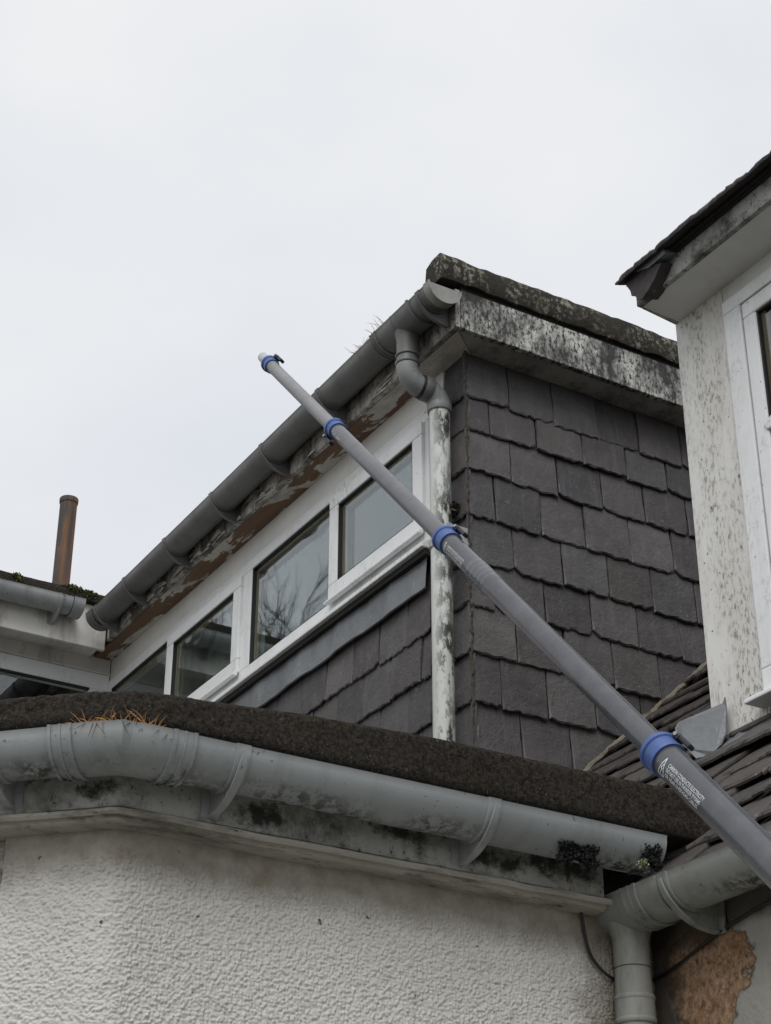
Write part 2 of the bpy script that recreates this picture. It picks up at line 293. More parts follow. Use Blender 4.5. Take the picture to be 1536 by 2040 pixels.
def mat_glass(name, k):
    t = NT(name); t.t.nodes.remove(t.b)
    g = t.n('ShaderNodeBsdfGlossy'); g.inputs['Roughness'].default_value = .012; g.inputs['Color'].default_value = (.93, .96, .98, 1)
    tr = t.n('ShaderNodeBsdfTransparent'); tr.inputs['Color'].default_value = (.90, .93, .92, 1)
    g2 = t.n('ShaderNodeNewGeometry'); dt = t.n('ShaderNodeVectorMath', operation='DOT_PRODUCT'); t.set(dt.inputs[0], g2.outputs['Incoming']); t.set(dt.inputs[1], g2.outputs['Normal'])
    cs = t.math('ABSOLUTE', dt.outputs['Value']); f = t.math('ADD', k, t.math('MULTIPLY', t.math('POWER', t.math('SUBTRACT', 1., cs), 5.), 1-k))
    m = t.n('ShaderNodeMixShader'); L2 = t.t.links.new; L2(f, m.inputs[0]); L2(tr.outputs[0], m.inputs[1]); L2(g.outputs[0], m.inputs[2]); L2(m.outputs[0], t.out.inputs[0]); return t.m
MAT['glass'] = mat_glass('window_glass', .085)
def mat_ground():
    t = NT('paving'); c = t.mix(t.noise(3, 6), (.10, .10, .085), (.17, .165, .145)); t.bump(t.noise(40, 4), .4, .004); return t.done(c, .9)
MAT['ground'] = mat_ground()

# ------------------------------------------------------------------ mesh helpers
ROOT = {}
def thing(name, label, cat, base, group=None):
    o = bpy.data.objects.new(name, None); col.objects.link(o); o.location = base; o.empty_display_size = .1
    o['label'] = label; o['category'] = cat
    if group: o['group'] = group
    ROOT[o] = Vector(base); return o
class MB:
    def __init__(s): s.v = []; s.f = []
    def add(s, v, f):
        o = len(s.v); s.v += [tuple(map(float, p)) for p in v]; s.f += [tuple(i+o for i in q) for q in f]; return s
    def box(s, x0, x1, y0, y1, z0, z1):
        return s.add([(x, y, z) for z in (z0, z1) for x, y in ((x0, y0), (x1, y0), (x1, y1), (x0, y1))],
                     [(0, 3, 2, 1), (4, 5, 6, 7), (0, 1, 5, 4), (1, 2, 6, 5), (2, 3, 7, 6), (3, 0, 4, 7)])
    def prism(s, pts, ext):                       # planar polygon extruded along ext
        n = len(pts); P = [np.array(p, float) for p in pts]; e = np.array(ext, float)
        nn = sum(np.cross(P[i], P[(i+1) % n]) for i in range(n))
        if nn @ e < 0: P = P[::-1]
        return s.add(P + [p+e for p in P], [tuple(range(n))[::-1], tuple(range(n, 2*n))] + [(i, (i+1) % n, n+(i+1) % n, n+i) for i in range(n)])
    def tube(s, path, r, seg=20, cap=True):
        path = [np.array(p, float) for p in path]; n = len(path); rr = r if hasattr(r, '__len__') else [r]*n
        d0 = path[1]-path[0]; d0 /= np.linalg.norm(d0); a = np.cross(d0, [0, 0, 1]); 
        if np.linalg.norm(a) < .05: a = np.array([1., 0, 0])
        a -= d0*(a@d0); a /= np.linalg.norm(a); V = []; F = []
        for i, p in enumerate(path):
            d = (path[min(i+1, n-1)]-path[max(i-1, 0)]); l = np.linalg.norm(d); d = d/l if l > 1e-9 else d0
            a = a-d*(a@d); a /= np.linalg.norm(a); b = np.cross(d, a)
            for k in range(seg):
                t = 2*math.pi*k/seg; V.append(p+rr[i]*(math.cos(t)*a+math.sin(t)*b))
        for i in range(n-1):
            for k in range(seg):
                F.append((i*seg+k, i*seg+(k+1) % seg, (i+1)*seg+(k+1) % seg, (i+1)*seg+k))
        if cap: F += [tuple(range(seg))[::-1], tuple(range((n-1)*seg, n*seg))]
        return s.add(V, F)
    def lathe(s, p0, axis, prof, seg=32):          # prof: (t along axis, r); stacked rings keep sharp steps
        ax = np.array(axis, float); ax /= np.linalg.norm(ax); a = np.cross(ax, [0, 0, 1]); 
        if np.linalg.norm(a) < .05: a = np.array([1., 0, 0])
        a /= np.linalg.norm(a); b = np.cross(ax, a); V = []; F = []; n = len(prof); p0 = np.array(p0, float)
        for t, r in prof:
            for k in range(seg):
                q = 2*math.pi*k/seg; V.append(p0+ax*t+r*(math.cos(q)*a+math.sin(q)*b))
        for i in range(n-1):
            for k in range(seg): F.append((i*seg+k, i*seg+(k+1) % seg, (i+1)*seg+(k+1) % seg, (i+1)*seg+k))
        F += [tuple(range(seg))[::-1], tuple(range((n-1)*seg, n*seg))]
        return s.add(V, F)
    def sweep(s, path, prof, closed=True, cap=True):   # prof (outward, z) along a horizontal polyline with mitres; outward = right of travel
        path = [np.array(p, float) for p in path]; n = len(path); m = len(prof); V = []; F = []
        for i, p in enumerate(path):
            ds = []
            if i > 0: ds.append(path[i]-path[i-1])
            if i < n-1: ds.append(path[i+1]-path[i])
            os_ = []
            for d in ds:
                d = d.copy(); d[2] = 0; d /= np.linalg.norm(d); os_.append(np.array([d[1], -d[0], 0]))
            o = sum(os_)/len(os_); o = o/(o@o)
            for a, z in prof: V.append(p + o*a + np.array([0, 0, z]))
        for i in range(n-1):
            for k in range(m if closed else m-1):
                F.append((i*m+k, (i+1)*m+k, (i+1)*m+(k+1) % m, i*m+(k+1) % m))
        if cap and closed: F += [tuple(range(m)), tuple(range((n-1)*m, n*m))[::-1]]
        return s.add(V, F)
    def build(s, name, mat, parent=None, bevel=0, smooth=None, kind=None, label=None):
        root = parent
        while root is not None and root.parent is not None: root = root.parent
        off = ROOT.get(root, Vector((0, 0, 0)))
        me = bpy.data.meshes.new(name); me.from_pydata([(x-off[0], y-off[1], z-off[2]) for x, y, z in s.v], [], s.f); me.validate()
        import bmesh
        bm = bmesh.new(); bm.from_mesh(me); bmesh.ops.recalc_face_normals(bm, faces=bm.faces); bm.to_mesh(me); bm.free()
        me.materials.append(MAT[mat])
        if smooth is not None:
            me.shade_smooth(); me.set_sharp_from_angle(angle=math.radians(smooth))
        o = bpy.data.objects.new(name, me); col.objects.link(o)
        if parent is not None: o.parent = parent
        if bevel:
            b = o.modifiers.new('bevel', 'BEVEL'); b.width = bevel; b.segments = 2; b.limit_method = 'ANGLE'; b.angle_limit = math.radians(40)
        if kind: o['kind'] = kind
        if label: o['label'] = label
        return o
def tag(o, label, cat, group=None, kind=None):
    o['label'] = label; o['category'] = cat
    if group: o['group'] = group
    if kind: o['kind'] = kind
    return o
def struct(o): o['kind'] = 'structure'; return o
def arc(r, a0, a1, n, cx=0, cz=0): return [(cx+r*math.cos(math.radians(a0+(a1-a0)*i/n)), cz+r*math.sin(math.radians(a0+(a1-a0)*i/n))) for i in range(n+1)]
def fillet(path, i, r, n=6):                       # round vertex i of a horizontal polyline
    p = [np.array(q, float) for q in path]; a = p[i-1]-p[i]; b = p[i+1]-p[i]; a /= np.linalg.norm(a); b /= np.linalg.norm(b)
    P0 = p[i]+a*r; P1 = p[i]+b*r; q = [(1-t)**2*P0+2*t*(1-t)*p[i]+t*t*P1 for t in np.linspace(0, 1, n+1)]
    return p[:i]+q+p[i+1:]
def densify(path, step):
    out = []
    for a, b in zip(path[:-1], path[1:]):
        a = np.array(a, float); b = np.array(b, float); n = max(1, int(np.linalg.norm(b-a)/step))
        out += [a+(b-a)*k/n for k in range(n)]
    return out+[np.array(path[-1], float)]
def displace(mb, amp, scales, seed=1, start=0):
    V = np.array(mb.v[start:]); d = np.zeros((len(V), 3))
    for sc_, w in scales:
        for ax in range(3): d[:, ax] += w*vnoise(V, sc_, seed+ax*7)
    V = V+amp*d; mb.v[start:] = [tuple(p) for p in V]; return mb

# ------------------------------------------------------------------ slates
def slate_mesh(name, mat, w, h, t, seed, jag=1.):
    r = random.Random(seed); pts = []; nb = 11
    cl, cr = r.choice([0, 0, 0, .003, .007, .015]), r.choice([0, 0, 0, .003, .007, .013])
    sl_ = r.uniform(-.002, .002)
    for i in range(nb+1):
        x = -w/2+w*i/nb; y = (r.uniform(-.003, .003)+(r.choice([0, 0, 0, .004]) if jag > .5 else 0))*jag+sl_*(i/nb-.5)
        if i == 0: y += cl
        if i == nb: y += cr
        if i == 1: y += cl*.18
        if i == nb-1: y += cr*.18
        pts.append((x+(r.uniform(-.005, .005) if 0 < i < nb else r.uniform(-.001, .001)), y))
    pts += [(w/2+r.uniform(-.0025, .0008), h*i/3) for i in (1, 2)]+[(w/2, h), (-w/2, h)]+[(-w/2+r.uniform(-.0008, .0025), h*i/3) for i in (2, 1)]
    n = len(pts); V = [(x, y, 0) for x, y in pts]+[(x, y, t*.5) for x, y in pts]
    for i, (x, y) in enumerate(pts):
        d = r.uniform(.001, .0065)*max(jag, .6) if i <= nb else r.uniform(.0005, .0025)
        V.append((x - (math.copysign(d, x) if abs(x) > w*.45 else 0), y+(d if i <= nb else 0), t+r.uniform(-.0006, .0006)))
    F = [tuple(range(n))[::-1], tuple(range(2*n, 3*n))]
    for k in (0, 1): F += [(k*n+i, k*n+(i+1) % n, (k+1)*n+(i+1) % n, (k+1)*n+i) for i in range(n)]
    me = bpy.data.meshes.new(name); me.from_pydata(V, [], F); me.materials.append(MAT[mat]); return me
def lay_slates(parent, mat, rows, origin_fn, ex, ey, ez, gauge, thick, seed, hidden=lambda p: False, skew=.006, jit=1., jag=1.):
    """rows: list of (z_bottom, [joints]); a slate between successive joints, laid in the frame ex, ey, ez."""
    rr = random.Random(seed); off = ROOT[parent.parent if parent.parent else parent]; cache = {}; n = 0
    for v, joints in rows:
        for a, b in zip(joints[:-1], joints[1:]):
            w = b-a
            if w < .02: continue
            key = (round(w/.012), rr.randrange(7))
            if key not in cache: cache[key] = slate_mesh('slate', mat, key[0]*.012, gauge*1.55, thick, (key[0]*31+key[1]*7) % 10000+seed, jag)
            o = bpy.data.objects.new('slate', cache[key]); p = origin_fn((a+b)/2, v+rr.uniform(-.0035, .0035)*jit)
            if hidden(p): bpy.data.objects.remove(o); continue
            col.objects.link(o); o.parent = parent; n += 1
            tilt = thick*1.45/gauge+rr.uniform(-.006, .012)*jit; rz = rr.uniform(-skew, skew); lift = thick*1.35+rr.uniform(0, .0035)*jit
            M0 = Matrix((ex, ey, ez)).transposed().to_4x4()
            M = Matrix.Translation(Vector(p)-off+Vector(ez)*lift) @ M0 @ Matrix.Rotation(rz, 4, 'Z') @ Matrix.Rotation(-tilt, 4, 'X') @ Matrix.Diagonal(((w-.0042)/(key[0]*.012), 1, rr.uniform(.75, 1.2), 1))
            o.matrix_local = M
    return n

# ------------------------------------------------------------------ gutters
GR = .058
def gutter_profile(r=GR, t=.0035): return arc(r, 180, 360, 22)+[(r+.002, .004), (r-.004, .005)]+arc(r-t, 360, 180, 22)
def gutter_channel(root, path, mat): return MB().sweep(path, gutter_profile()).build('channel', mat, root, smooth=35)
def gutter_band(p, d, width, mat, root, name='joint', grow=.005, rims=True):
    d = np.array(d, float); p = np.array(p, float); mb = MB(); pr = gutter_profile(GR+grow, grow+.0015)
    mb.sweep([p-d*width/2, p+d*width/2], pr)
    if rims:
        for s_ in (-1, 1): mb.sweep([p+d*(s_*width/2-.003), p+d*(s_*width/2+.003)], gutter_profile(GR+grow+.0025, .004))
        mb.sweep([p-d*.002, p+d*.002], gutter_profile(GR+grow+.002, .003))
    o_ = mb.build(name, mat, root, smooth=35)
    if rims:                                       # black rubber seal showing at both mouths of the joint
        for s_ in (-1, 1): q_ = p+d*s_*(width/2+.0042); MB().sweep([q_-d*.0013, q_+d*.0013], gutter_profile(GR+.0022, .003)).build('seal', 'gasket', o_, smooth=35)
    return o_
def gutter_bracket(p, d, mat, root, drop=.034, back=.064):
    p = np.array(p, float); d = np.array(d, float); o = np.array([d[1], -d[0], 0]); up = np.array([0, 0, 1.]); mb = MB()
    mb.sweep([p-d*.013, p+d*.013], gutter_profile(GR+.004, .0045)+[])
    r = GR+.004; curve = arc(r+.002, -6, -52, 9); q = np.array(curve[-1]); end = np.array((-back+.008, -GR-drop)); c1 = np.array((.004, -GR-drop*.98))
    rib = [np.array(c) for c in curve]+[(1-t)**2*q+2*t*(1-t)*c1+t*t*end for t in np.linspace(.14, 1, 7)]
    W = [.003+.004*min(1, i/5) for i in range(len(rib))]
    n = len(rib); V = []; F = []
    for i, c in enumerate(rib):                     # curved outer rib, thicker away from the channel
        tn = (rib[min(i+1, n-1)]-rib[max(i-1, 0)]); tn = tn/np.linalg.norm(tn); nr = np.array((tn[1], -tn[0])); nr = nr if nr@c > 0 else -nr
        for s_, e in ((-1, 0), (1, 0), (1, .0045), (-1, .0045)):
            cc = c+nr*e*(1 if i < 9 else 1.); V.append(p+o*cc[0]+up*cc[1]+d*s_*W[i])
    for i in range(n-1):
        for k in range(4): F.append((i*4+k, i*4+(k+1) % 4, (i+1)*4+(k+1) % 4, (i+1)*4+k))
    F += [(0, 1, 2, 3), ((n-1)*4+3, (n-1)*4+2, (n-1)*4+1, (n-1)*4)]; mb.add(V, F)
    inner = arc(GR+.003, -185, -20, 12)[::1]
    poly = [p+o*a+up*z for a, z in [(-back+.003, -.01)]+[(a, z) for a, z in arc(GR+.003, 190, 300, 8)]]+[p+o*c[0]+up*c[1] for c in rib[9:]]
    mb.prism([q_-d*.0022 for q_ in poly], d*.0044)
    mb.prism([p+o*a+up*z-d*.018 for a, z in ((-back, .004), (-back+.005, .004), (-back+.005, -GR-drop+.002), (-back, -GR-drop-.004))], d*.036)
    return mb.build('bracket', mat, root, smooth=40)
def gutter_cap(p, d, mat, root, deep=.03):
    p = np.array(p, float); d = np.array(d, float); mb = MB(); o = np.array([d[1], -d[0], 0]); up = np.array([0, 0, 1.])
    mb.sweep([p-d*deep, p+d*.002], gutter_profile(GR+.004, .005))
    mb.prism([p+o*a+up*z for a, z in arc(GR+.0035, 180, 360, 22)], d*.003)
    mb.sweep([p+d*.0, p+d*.007], gutter_profile(GR+.0065, .006))
    return mb.build('end_cap', mat, root, smooth=35)

# =================================================================== SETTING
struct(MB().box(-150, 150, -150, 150, -.3, 0).build('ground', 'ground'))

# =================================================================== LEFT DORMER
XC, YA = -4.115, 2.774                # cheek plane, window-face plane
ZS = 4.94                             # soffit
XW = -7.05                            # wing wall plane
dorm = thing('slate_hung_dormer', 'slate-hung dormer with a long strip of white windows under peeling eaves', 'dormer', (-5.5, 4., 2.6))
cheek = MB().box(XC-.10, XC-.012, YA+.012, 5.6, 2.7, ZS+.1).build('cheek_wall', 'gap', dorm)
rows = [4.93, 4.765, 4.643, 4.490, 4.320, 4.160, 4.008, 3.847, 3.682, 3.525, 3.37]
cr = []
for i, z in enumerate(rows[1:]):
    st = [YA-.006] + ([YA+.172+.183*k for k in range(14)] if i % 2 == 0 else [YA+.095+.183*k for k in range(14)])
    cr.append((z, [st[0]]+[y+random.uniform(-.007, .007) for y in st[1:]]))
roofA, roofM = np.array([XC, 3.185, 3.531]), math.tan(math.radians(42.2))
zroof = lambda y: roofA[2]+roofM*(y-roofA[1])
lay_slates(cheek, 'slate', cr, lambda y, z: (XC-.012, y, z), (0, 1, 0), (0, 0, 1), (1, 0, 0), .155, .0075, 11, hidden=lambda p: p[2]+.2 < zroof(p[1]))
apron = MB().box(XW-.1, XC-.02, YA+.012, YA+.09, 2.7, 4.30).build('apron_wall', 'gap', dorm)
ar = []
for i, z in enumerate([4.012, 3.855, 3.695, 3.53]):
    st = [XC-.232-(0.137 if i % 2 == 0 else .06)-.181*k for k in range(13)][::-1]+[XC-.232]
    ar.append((z, [x+random.uniform(-.007, .007) for x in st[:-1]]+[st[-1]]))
lay_slates(apron, 'slate', ar, lambda x, z: (x, YA+.012, z), (1, 0, 0), (0, 0, 1), (0, -1, 0), .155, .0075, 12)
ret = MB().box(XC-.135, XC-.014, YA+.014, YA+.1, 2.7, ZS+.05).build('corner_return', 'gap', dorm)
lay_slates(ret, 'slate', [(z+.004, [XC-.133, XC+.004]) for z in rows[1:]], lambda x, z: (x, YA+.012, z), (1, 0, 0), (0, 0, 1), (0, -1, 0), .155, .0075, 13, skew=.01)
mb = MB().tube([(XC+.004, YA-.004, z) for z in np.linspace(3.3, ZS, 160)], .0035, 6); displace(mb, .004, [(50, .6), (110, 1)], 3)
mb.build('corner_mortar', 'nest', dorm)
MB().box(XC-.225, XC-.136, YA-.002, YA+.05, 3.2, ZS).build('corner_board', 'paint', dorm, .002)
# lead apron under the sill
mb = MB(); pts = []
n = 60
for i in range(n+1):
    x = XC-.232+(XW+.02-XC+.232)*i/n
    for z, a in ((4.31, .0), (4.27, .012), (4.22, .016), (4.162, .020), (4.160, .013)): pts.append((x, YA-a+.002*math.sin(i*.9)+.0015*math.sin(i*2.3), z+(.003*math.sin(i*.7) if z < 4.2 else 0)))
mb.add(pts, [(i*5+k, (i+1)*5+k, (i+1)*5+k+1, i*5+k+1) for i in range(n) for k in range(4)]).build('lead_apron', 'lead', dorm, smooth=50)
# eaves
MB().box(-6.86, -4.002, 2.663, 2.683, ZS-.002, 5.088).build('front_fascia', 'fascia_peel', dorm, .003, label='front fascia board with peeling white paint')
mb = MB(); rf = random.Random(41)
for i in range(46):
    x = -4.35-rf.random()**.9*2.4; L_ = rf.uniform(.03, .11); hgt = rf.uniform(.012, .034); z = ZS+rf.choice([rf.uniform(-.006, .02), rf.uniform(.0, .07)]); n_ = 6; lift = rf.uniform(.003, .014); P_ = []
    for k in range(n_+1):
        u_ = k/n_; x_ = x-L_*u_; hh = hgt*(.35+.65*math.sin(math.pi*min(1, max(0, u_*.9+.06))))*rf.uniform(.7, 1.2)
        for j in range(4): P_.append((x_+rf.uniform(-.002, .002), 2.6615-.0012-lift*(1-j/3)**2*(.4+.6*u_), z+hh*j/3+.02*u_*(i % 3-1)*.5))
    mb.add(P_, [(k*4+j, (k+1)*4+j, (k+1)*4+j+1, k*4+j+1) for k in range(n_) for j in range(3)])
mb.build('paint_flakes', 'flake', dorm, smooth=50, kind='stuff', label='curling flakes of old white paint')
MB().box(-4.022, -4.000, 2.684, 5.6, ZS-.004, 5.090).build('side_fascia', 'fascia_black', dorm, .003, label='side fascia board blackened with lichen')
MB().prism([(-4.024, 2.685, ZS), (-7.06, 2.685, ZS), (-7.06, YA+.02, ZS), (-4.024-.09, YA+.02, ZS)], (0, 0, .012)).build('front_soffit', 'soffit_bare', dorm, label='soffit board with bare brown patches')
MB().prism([(-4.0235, 2.687, ZS+.001), (-4.1105, YA+.02, ZS+.001), (-4.13, YA+.02, ZS+.001), (-4.13, 5.6, ZS+.001), (-4.0235, 5.6, ZS+.001)], (0, 0, .012)).build('side_soffit', 'soffit', dorm)
MB().box(-9.6, -4.03, 2.60, 5.6, 5.089, 5.105).build('roof_deck', 'felt', dorm)
mb = MB(); pth = densify([(-3.998, 2.606, 0), (-3.998, 5.6, 0)], .03)
mb.sweep(pth, [(-.02, 5.108), (.008, 5.106), (.014, 5.125), (.013, 5.17), (.010, 5.198), (-.002, 5.207), (-.05, 5.212), (-.09, 5.20), (-.10, 5.108)]); displace(mb, .0045, [(22, 1), (70, .7)], 4)
mb.build('roof_kerb', 'lichen', dorm, smooth=50, label='upstand of black felt crusted with pale lichen')
MB().box(-4.05, -4.006, 2.69, 5.6, 5.09, 5.108).build('drip_gap_shade', 'dark', dorm)  # solid black strip standing in for the shade between fascia and kerb
# window strip
ZT, ZB = 4.824, 4.30
MB().box(XW, XC-.227, YA-.004, YA+.03, ZT+.004, ZS).build('head_board', 'paint', dorm, .002)
MB().box(XW, XC-.24, YA-.012, YA-.001, ZT-.002, ZT+.010).build('head_trim', 'upvc', dorm, .002)
def window(parent, x0, x1, z0, z1, y, lights, name='window'):
    """outer frame with mullions; lights: (x0, x1, casement?)"""
    fr = MB(); fw = .035
    fr.box(x0, x1, y, y+.07, z1-fw, z1); fr.box(x0, x1, y, y+.07, z0+.0, z0+.075)
    fr.box(x0, x0+fw, y+.0005, y+.069, z0+.075, z1-fw); fr.box(x1-fw*.75, x1, y+.0005, y+.069, z0+.075, z1-fw)
    w = fr.build(name, 'upvc', parent, .004)
    for a, b, cas in lights:
        yy = y; lo, hi = z0+.075, z1-fw
        if cas:
            a0, b0, l0, h0 = a-.004, b+.004, lo-.004, hi+.0; cf = .062; yy = y-.014
            c = MB(); c.box(a0, b0, yy, yy+.05, h0-cf*.8, h0); c.box(a0, b0, yy, yy+.05, l0, l0+cf*.95)
            c.box(a0, a0+cf, yy+.0005, yy+.0495, l0+cf*.95, h0-cf*.8); c.box(b0-cf, b0, yy+.0005, yy+.0495, l0+cf*.95, h0-cf*.8); c.build('casement', 'upvc', w, .004)
            dr = MB().prism([(a0-.002, yy-.001, l0+.004), (a0-.002, yy-.016, l0-.006), (a0-.002, yy-.016, l0-.014), (a0-.002, yy+.004, l0-.014), (a0-.002, yy+.004, l0+.004)], (b0-a0+.004, 0, 0)); dr.build('drip_bar', 'upvc', w, .002)
            a, b, lo, hi = a0+cf, b0-cf, l0+cf*.95, h0-cf*.8
        g = MB()                                   # dark gasket line and tan bead round the pane
        for q0, q1, m in ((0, .004, 'g'),):
            g.box(a, b, yy+.004, yy+.03, hi-.005, hi-.0005); g.box(a, b, yy+.004, yy+.03, lo+.0005, lo+.005); g.box(a+.0005, a+.005, yy+.004, yy+.03, lo+.005, hi-.005); g.box(b-.005, b-.0005, yy+.004, yy+.03, lo+.005, hi-.005)
        g.build('gasket', 'gasket', w)
        bd = MB(); bw = .014
        bd.box(a+.005, b-.005, yy+.019, yy+.034, hi-.005-bw, hi-.006); bd.box(a+.006, a+.005+bw, yy+.0195, yy+.0335, lo+.006, hi-.006-bw); bd.build('glazing_bead', 'bead', w)
        for dy, nm in ((.017, 'pane'), (.036, 'pane')):
            MB().box(a+.002, b-.002, yy+dy, yy+dy+.0012, lo+.002, hi-.002).build(nm, 'glass', w)
    return w
w = window(dorm, -7.045, -4.330, ZB, ZT, YA-.012, [(-7.01, -6.405, False), (-6.378, -5.700, True), (-5.625, -4.995, False), (-4.980, -4.357, True)])
for a, b in ((-6.405, -6.378), (-5.700, -5.625), (-4.995, -4.980)): MB().box(a, b, YA-.0115, YA+.057, ZB+.075, ZT-.035).build('mullion', 'upvc', w, .003)
MB().prism([(XW+.002, YA-.013, ZB+.03), (XW+.002, YA-.046, ZB+.010), (XW+.002, YA-.046, ZB-.006), (XW+.002, YA-.013, ZB-.006)], (-4.327-XW, 0, 0)).build('sill', 'upvc', w, .003)
MB().box(XW, -4.33, YA-.03, YA+.01, ZB-.028, ZB-.007).build('sill_packer', 'dark', dorm)
# dim room behind the glass
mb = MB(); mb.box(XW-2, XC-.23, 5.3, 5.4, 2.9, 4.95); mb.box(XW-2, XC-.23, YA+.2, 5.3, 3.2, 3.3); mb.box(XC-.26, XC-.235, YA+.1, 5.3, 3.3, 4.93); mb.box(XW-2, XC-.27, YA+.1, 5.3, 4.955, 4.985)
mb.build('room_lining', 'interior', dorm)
def curtain(x0, x1, lab):
    mb = MB(); n = 40; P = []
    for i in range(n+1):
        x = x0+(x1-x0)*i/n; y = YA+.16+.018*math.sin(i*1.3)+.008*math.sin(i*.6)
        P += [(x, y, 3.4), (x, y, 4.86), (x, y+.003, 4.86), (x, y+.003, 3.4)]
    mb.add(P, [(i*4+k, (i+1)*4+k, (i+1)*4+(k+1) % 4, i*4+(k+1) % 4) for i in range(n) for k in range(4)])
    tag(mb.build('window_curtain', 'curtain', None, smooth=60), lab, 'curtain')
curtain(-6.36, -6.16, 'cream curtain gathered at the edge of the casement nearest the inner corner')
curtain(-5.64, -5.52, 'narrow cream curtain hanging at the edge of the wide fixed pane')

# ------------------------------------------------------------------ rain gutter on the dormer, its outlet and downpipe
gz = lambda x: 5.052+(x+4.)*.011
gut = thing('rain_gutter', 'dark grey half-round gutter along the eaves of the windowed dormer', 'gutter', (-5.4, 2.603, 5.0), 'grey plastic gutters')
GY = 2.603
gutter_channel(gut, [(-6.80, GY, gz(-6.8)), (-3.99, GY, gz(-3.99))], 'pvc_dark')
gutter_cap((-3.975, GY, gz(-3.975)), (1, 0, 0), 'pvc_cap_lit', gut)
gutter_cap((-6.80, GY, gz(-6.8)), (-1, 0, 0), 'pvc_dark', gut) if False else gutter_band((-6.785, GY, gz(-6.785)), (1, 0, 0), .05, 'pvc_dark', gut, 'end_cap')
for x in (-4.045, -4.72, -5.152, -5.575, -6.008, -6.414, -6.72): gutter_bracket((x, GY, gz(x)), (1, 0, 0), 'pvc_shade' if False else 'pvc_dark', gut)
XO = -4.205
gutter_band((XO-.005, GY, gz(XO)), (1, 0, 0), .21, 'pvc_dark', gut, 'outlet', .005)
gutter_band((-4.105, GY, gz(-4.1)), (1, 0, 0), .012, 'pvc_dark', gut, 'joint', .008, False)
gutter_band((-4.325, GY, gz(-4.3)), (1, 0, 0), .03, 'pvc_dark', gut, 'joint', .006)
dp = thing('downpipe', 'peeling white downpipe with a grey offset bend on the dormer corner', 'downpipe', (-4.2, 2.725, 3.0))
PR = .034
MB().lathe((XO, GY, 5.01), (0, 0, -1), [(0, PR+.012), (.02, PR+.006), (.035, PR+.003), (.10, PR+.002), (.1005, PR-.001), (.103, PR-.001), (.1035, PR+.002), (.155, PR+.002)], 28).build('spout', 'pvc_dark', dp, smooth=35)
b0, b1 = np.array((XO, GY, 4.855)), np.array((-4.202, 2.7245, 4.765))
mid = [np.array((XO, GY, 4.875)), b0, b0+np.array((0, .012, -.022)), b0+np.array((0, .035, -.042)), b1+np.array((0, -.038, .042)), b1+np.array((0, -.014, .024)), b1, b1+np.array((0, 0, -.02))]
MB().tube(mid, PR+.004, 28).build('offset_bend', 'pvc_shade', dp, smooth=40)
def ring(p, d, r, w, mat, root, name='collar'):
    d = np.array(d, float); d /= np.linalg.norm(d); p = np.array(p, float)
    return MB().lathe(p-d*w/2, d, [(0, r-.002), (0, r+.001), (.003, r+.003), (w-.003, r+.003), (w, r+.001), (w, r-.002)], 28).build(name, mat, root, smooth=35)
dd = mid[4]-mid[3]
ring(b0+np.array((0, 0, .028)), (0, 0, 1), PR+.005, .012, 'pvc_dark', dp); ring(b0+np.array((0, 0, .058)), (0, 0, 1), PR+.004, .008, 'pvc_dark', dp)
ring(mid[3]+dd*.75, dd, PR+.006, .030, 'pvc_dark', dp); ring(mid[3]+dd*.30, dd, PR+.004, .010, 'gasket', dp, 'seal')
ring(b1+np.array((0, 0, -.018)), (0, 0, 1), PR+.004, .03, 'pvc_shade', dp)
MB().tube([(-4.202, 2.7245, 4.755), (-4.204, 2.7245, 2.86)], PR, 32).build('pipe', 'downpipe', dp, smooth=40)
mb = MB(); mb.lathe((-4.203, 2.7245, 4.225), (0, 0, 1), [(0, PR+.001), (0, PR+.005), (.022, PR+.005), (.022, PR+.001)], 28); mb.box(-4.165, -4.118, 2.695, 2.70, 4.225, 4.247); mb.box(-4.122, -4.113, 2.69, 2.775, 4.19, 4.27); mb.tube([(-4.15, 2.69, 4.236), (-4.15, 2.71, 4.236)], .008, 10)
mb.build('pipe_clip', 'steel', dp, smooth=35)

# =================================================================== LEFT WING
wing = thing('house_wing', 'white-painted wing with a wide window meeting the dormer at the inner corner', 'building', (-7.6, 1.3, 0))
MB().box(-9.5, XW-.03, -.9, YA-.05, 0, 4.30).build('lower_wall', 'wing_paint', wing)
MB().box(-7.10, XW, -.9, YA-.006, 4.868, 5.0).build('head_board', 'wing_paint', wing, .002)
MB().box(-6.872, -6.85, -.9, 2.655, 4.888, 5.045+.06).build('fascia', 'wing_paint', wing, .003)
MB().box(-7.06, -6.873, -.9, 2.662, 4.935, 4.947).build('soffit', 'wing_paint', wing)
MB().box(-7.06, XW+.012, -.9, YA-.007, 4.862, 4.87).build('head_trim', 'wing_paint', wing, .002)
ww = MB(); ww.box(-7.11, XW+.006, -.9, YA-.008, 4.785, 4.861); ww.box(-7.11, XW+.006, -.9, YA-.008, 4.30, 4.36)
for y in (-.85, .35, 1.5): ww.box(-7.11, XW+.005, y, y+.07, 4.36, 4.785)
ww.box(-7.11, XW+.005, YA-.10, YA-.008, 4.36, 4.785); ww = ww.build('window', 'upvc', wing, .004)
for y0, y1 in ((-.78, .35), (.42, 1.5), (1.57, YA-.10)):
    MB().box(XW-.02, XW-.016, y0+.003, y1-.003, 4.362, 4.782).build('pane', 'glass', ww)
    g = MB(); g.box(XW-.014, XW+.007, y0+.001, y1-.001, 4.777, 4.784); g.build('gasket', 'gasket', ww)
mb = MB(); mb.box(-9.4, -7.2, -.8, YA-.1, 4.1, 4.3); mb.box(-9.45, -9.4, -.8, YA, 4.3, 4.95); mb.build('room_lining', 'interior', wing)
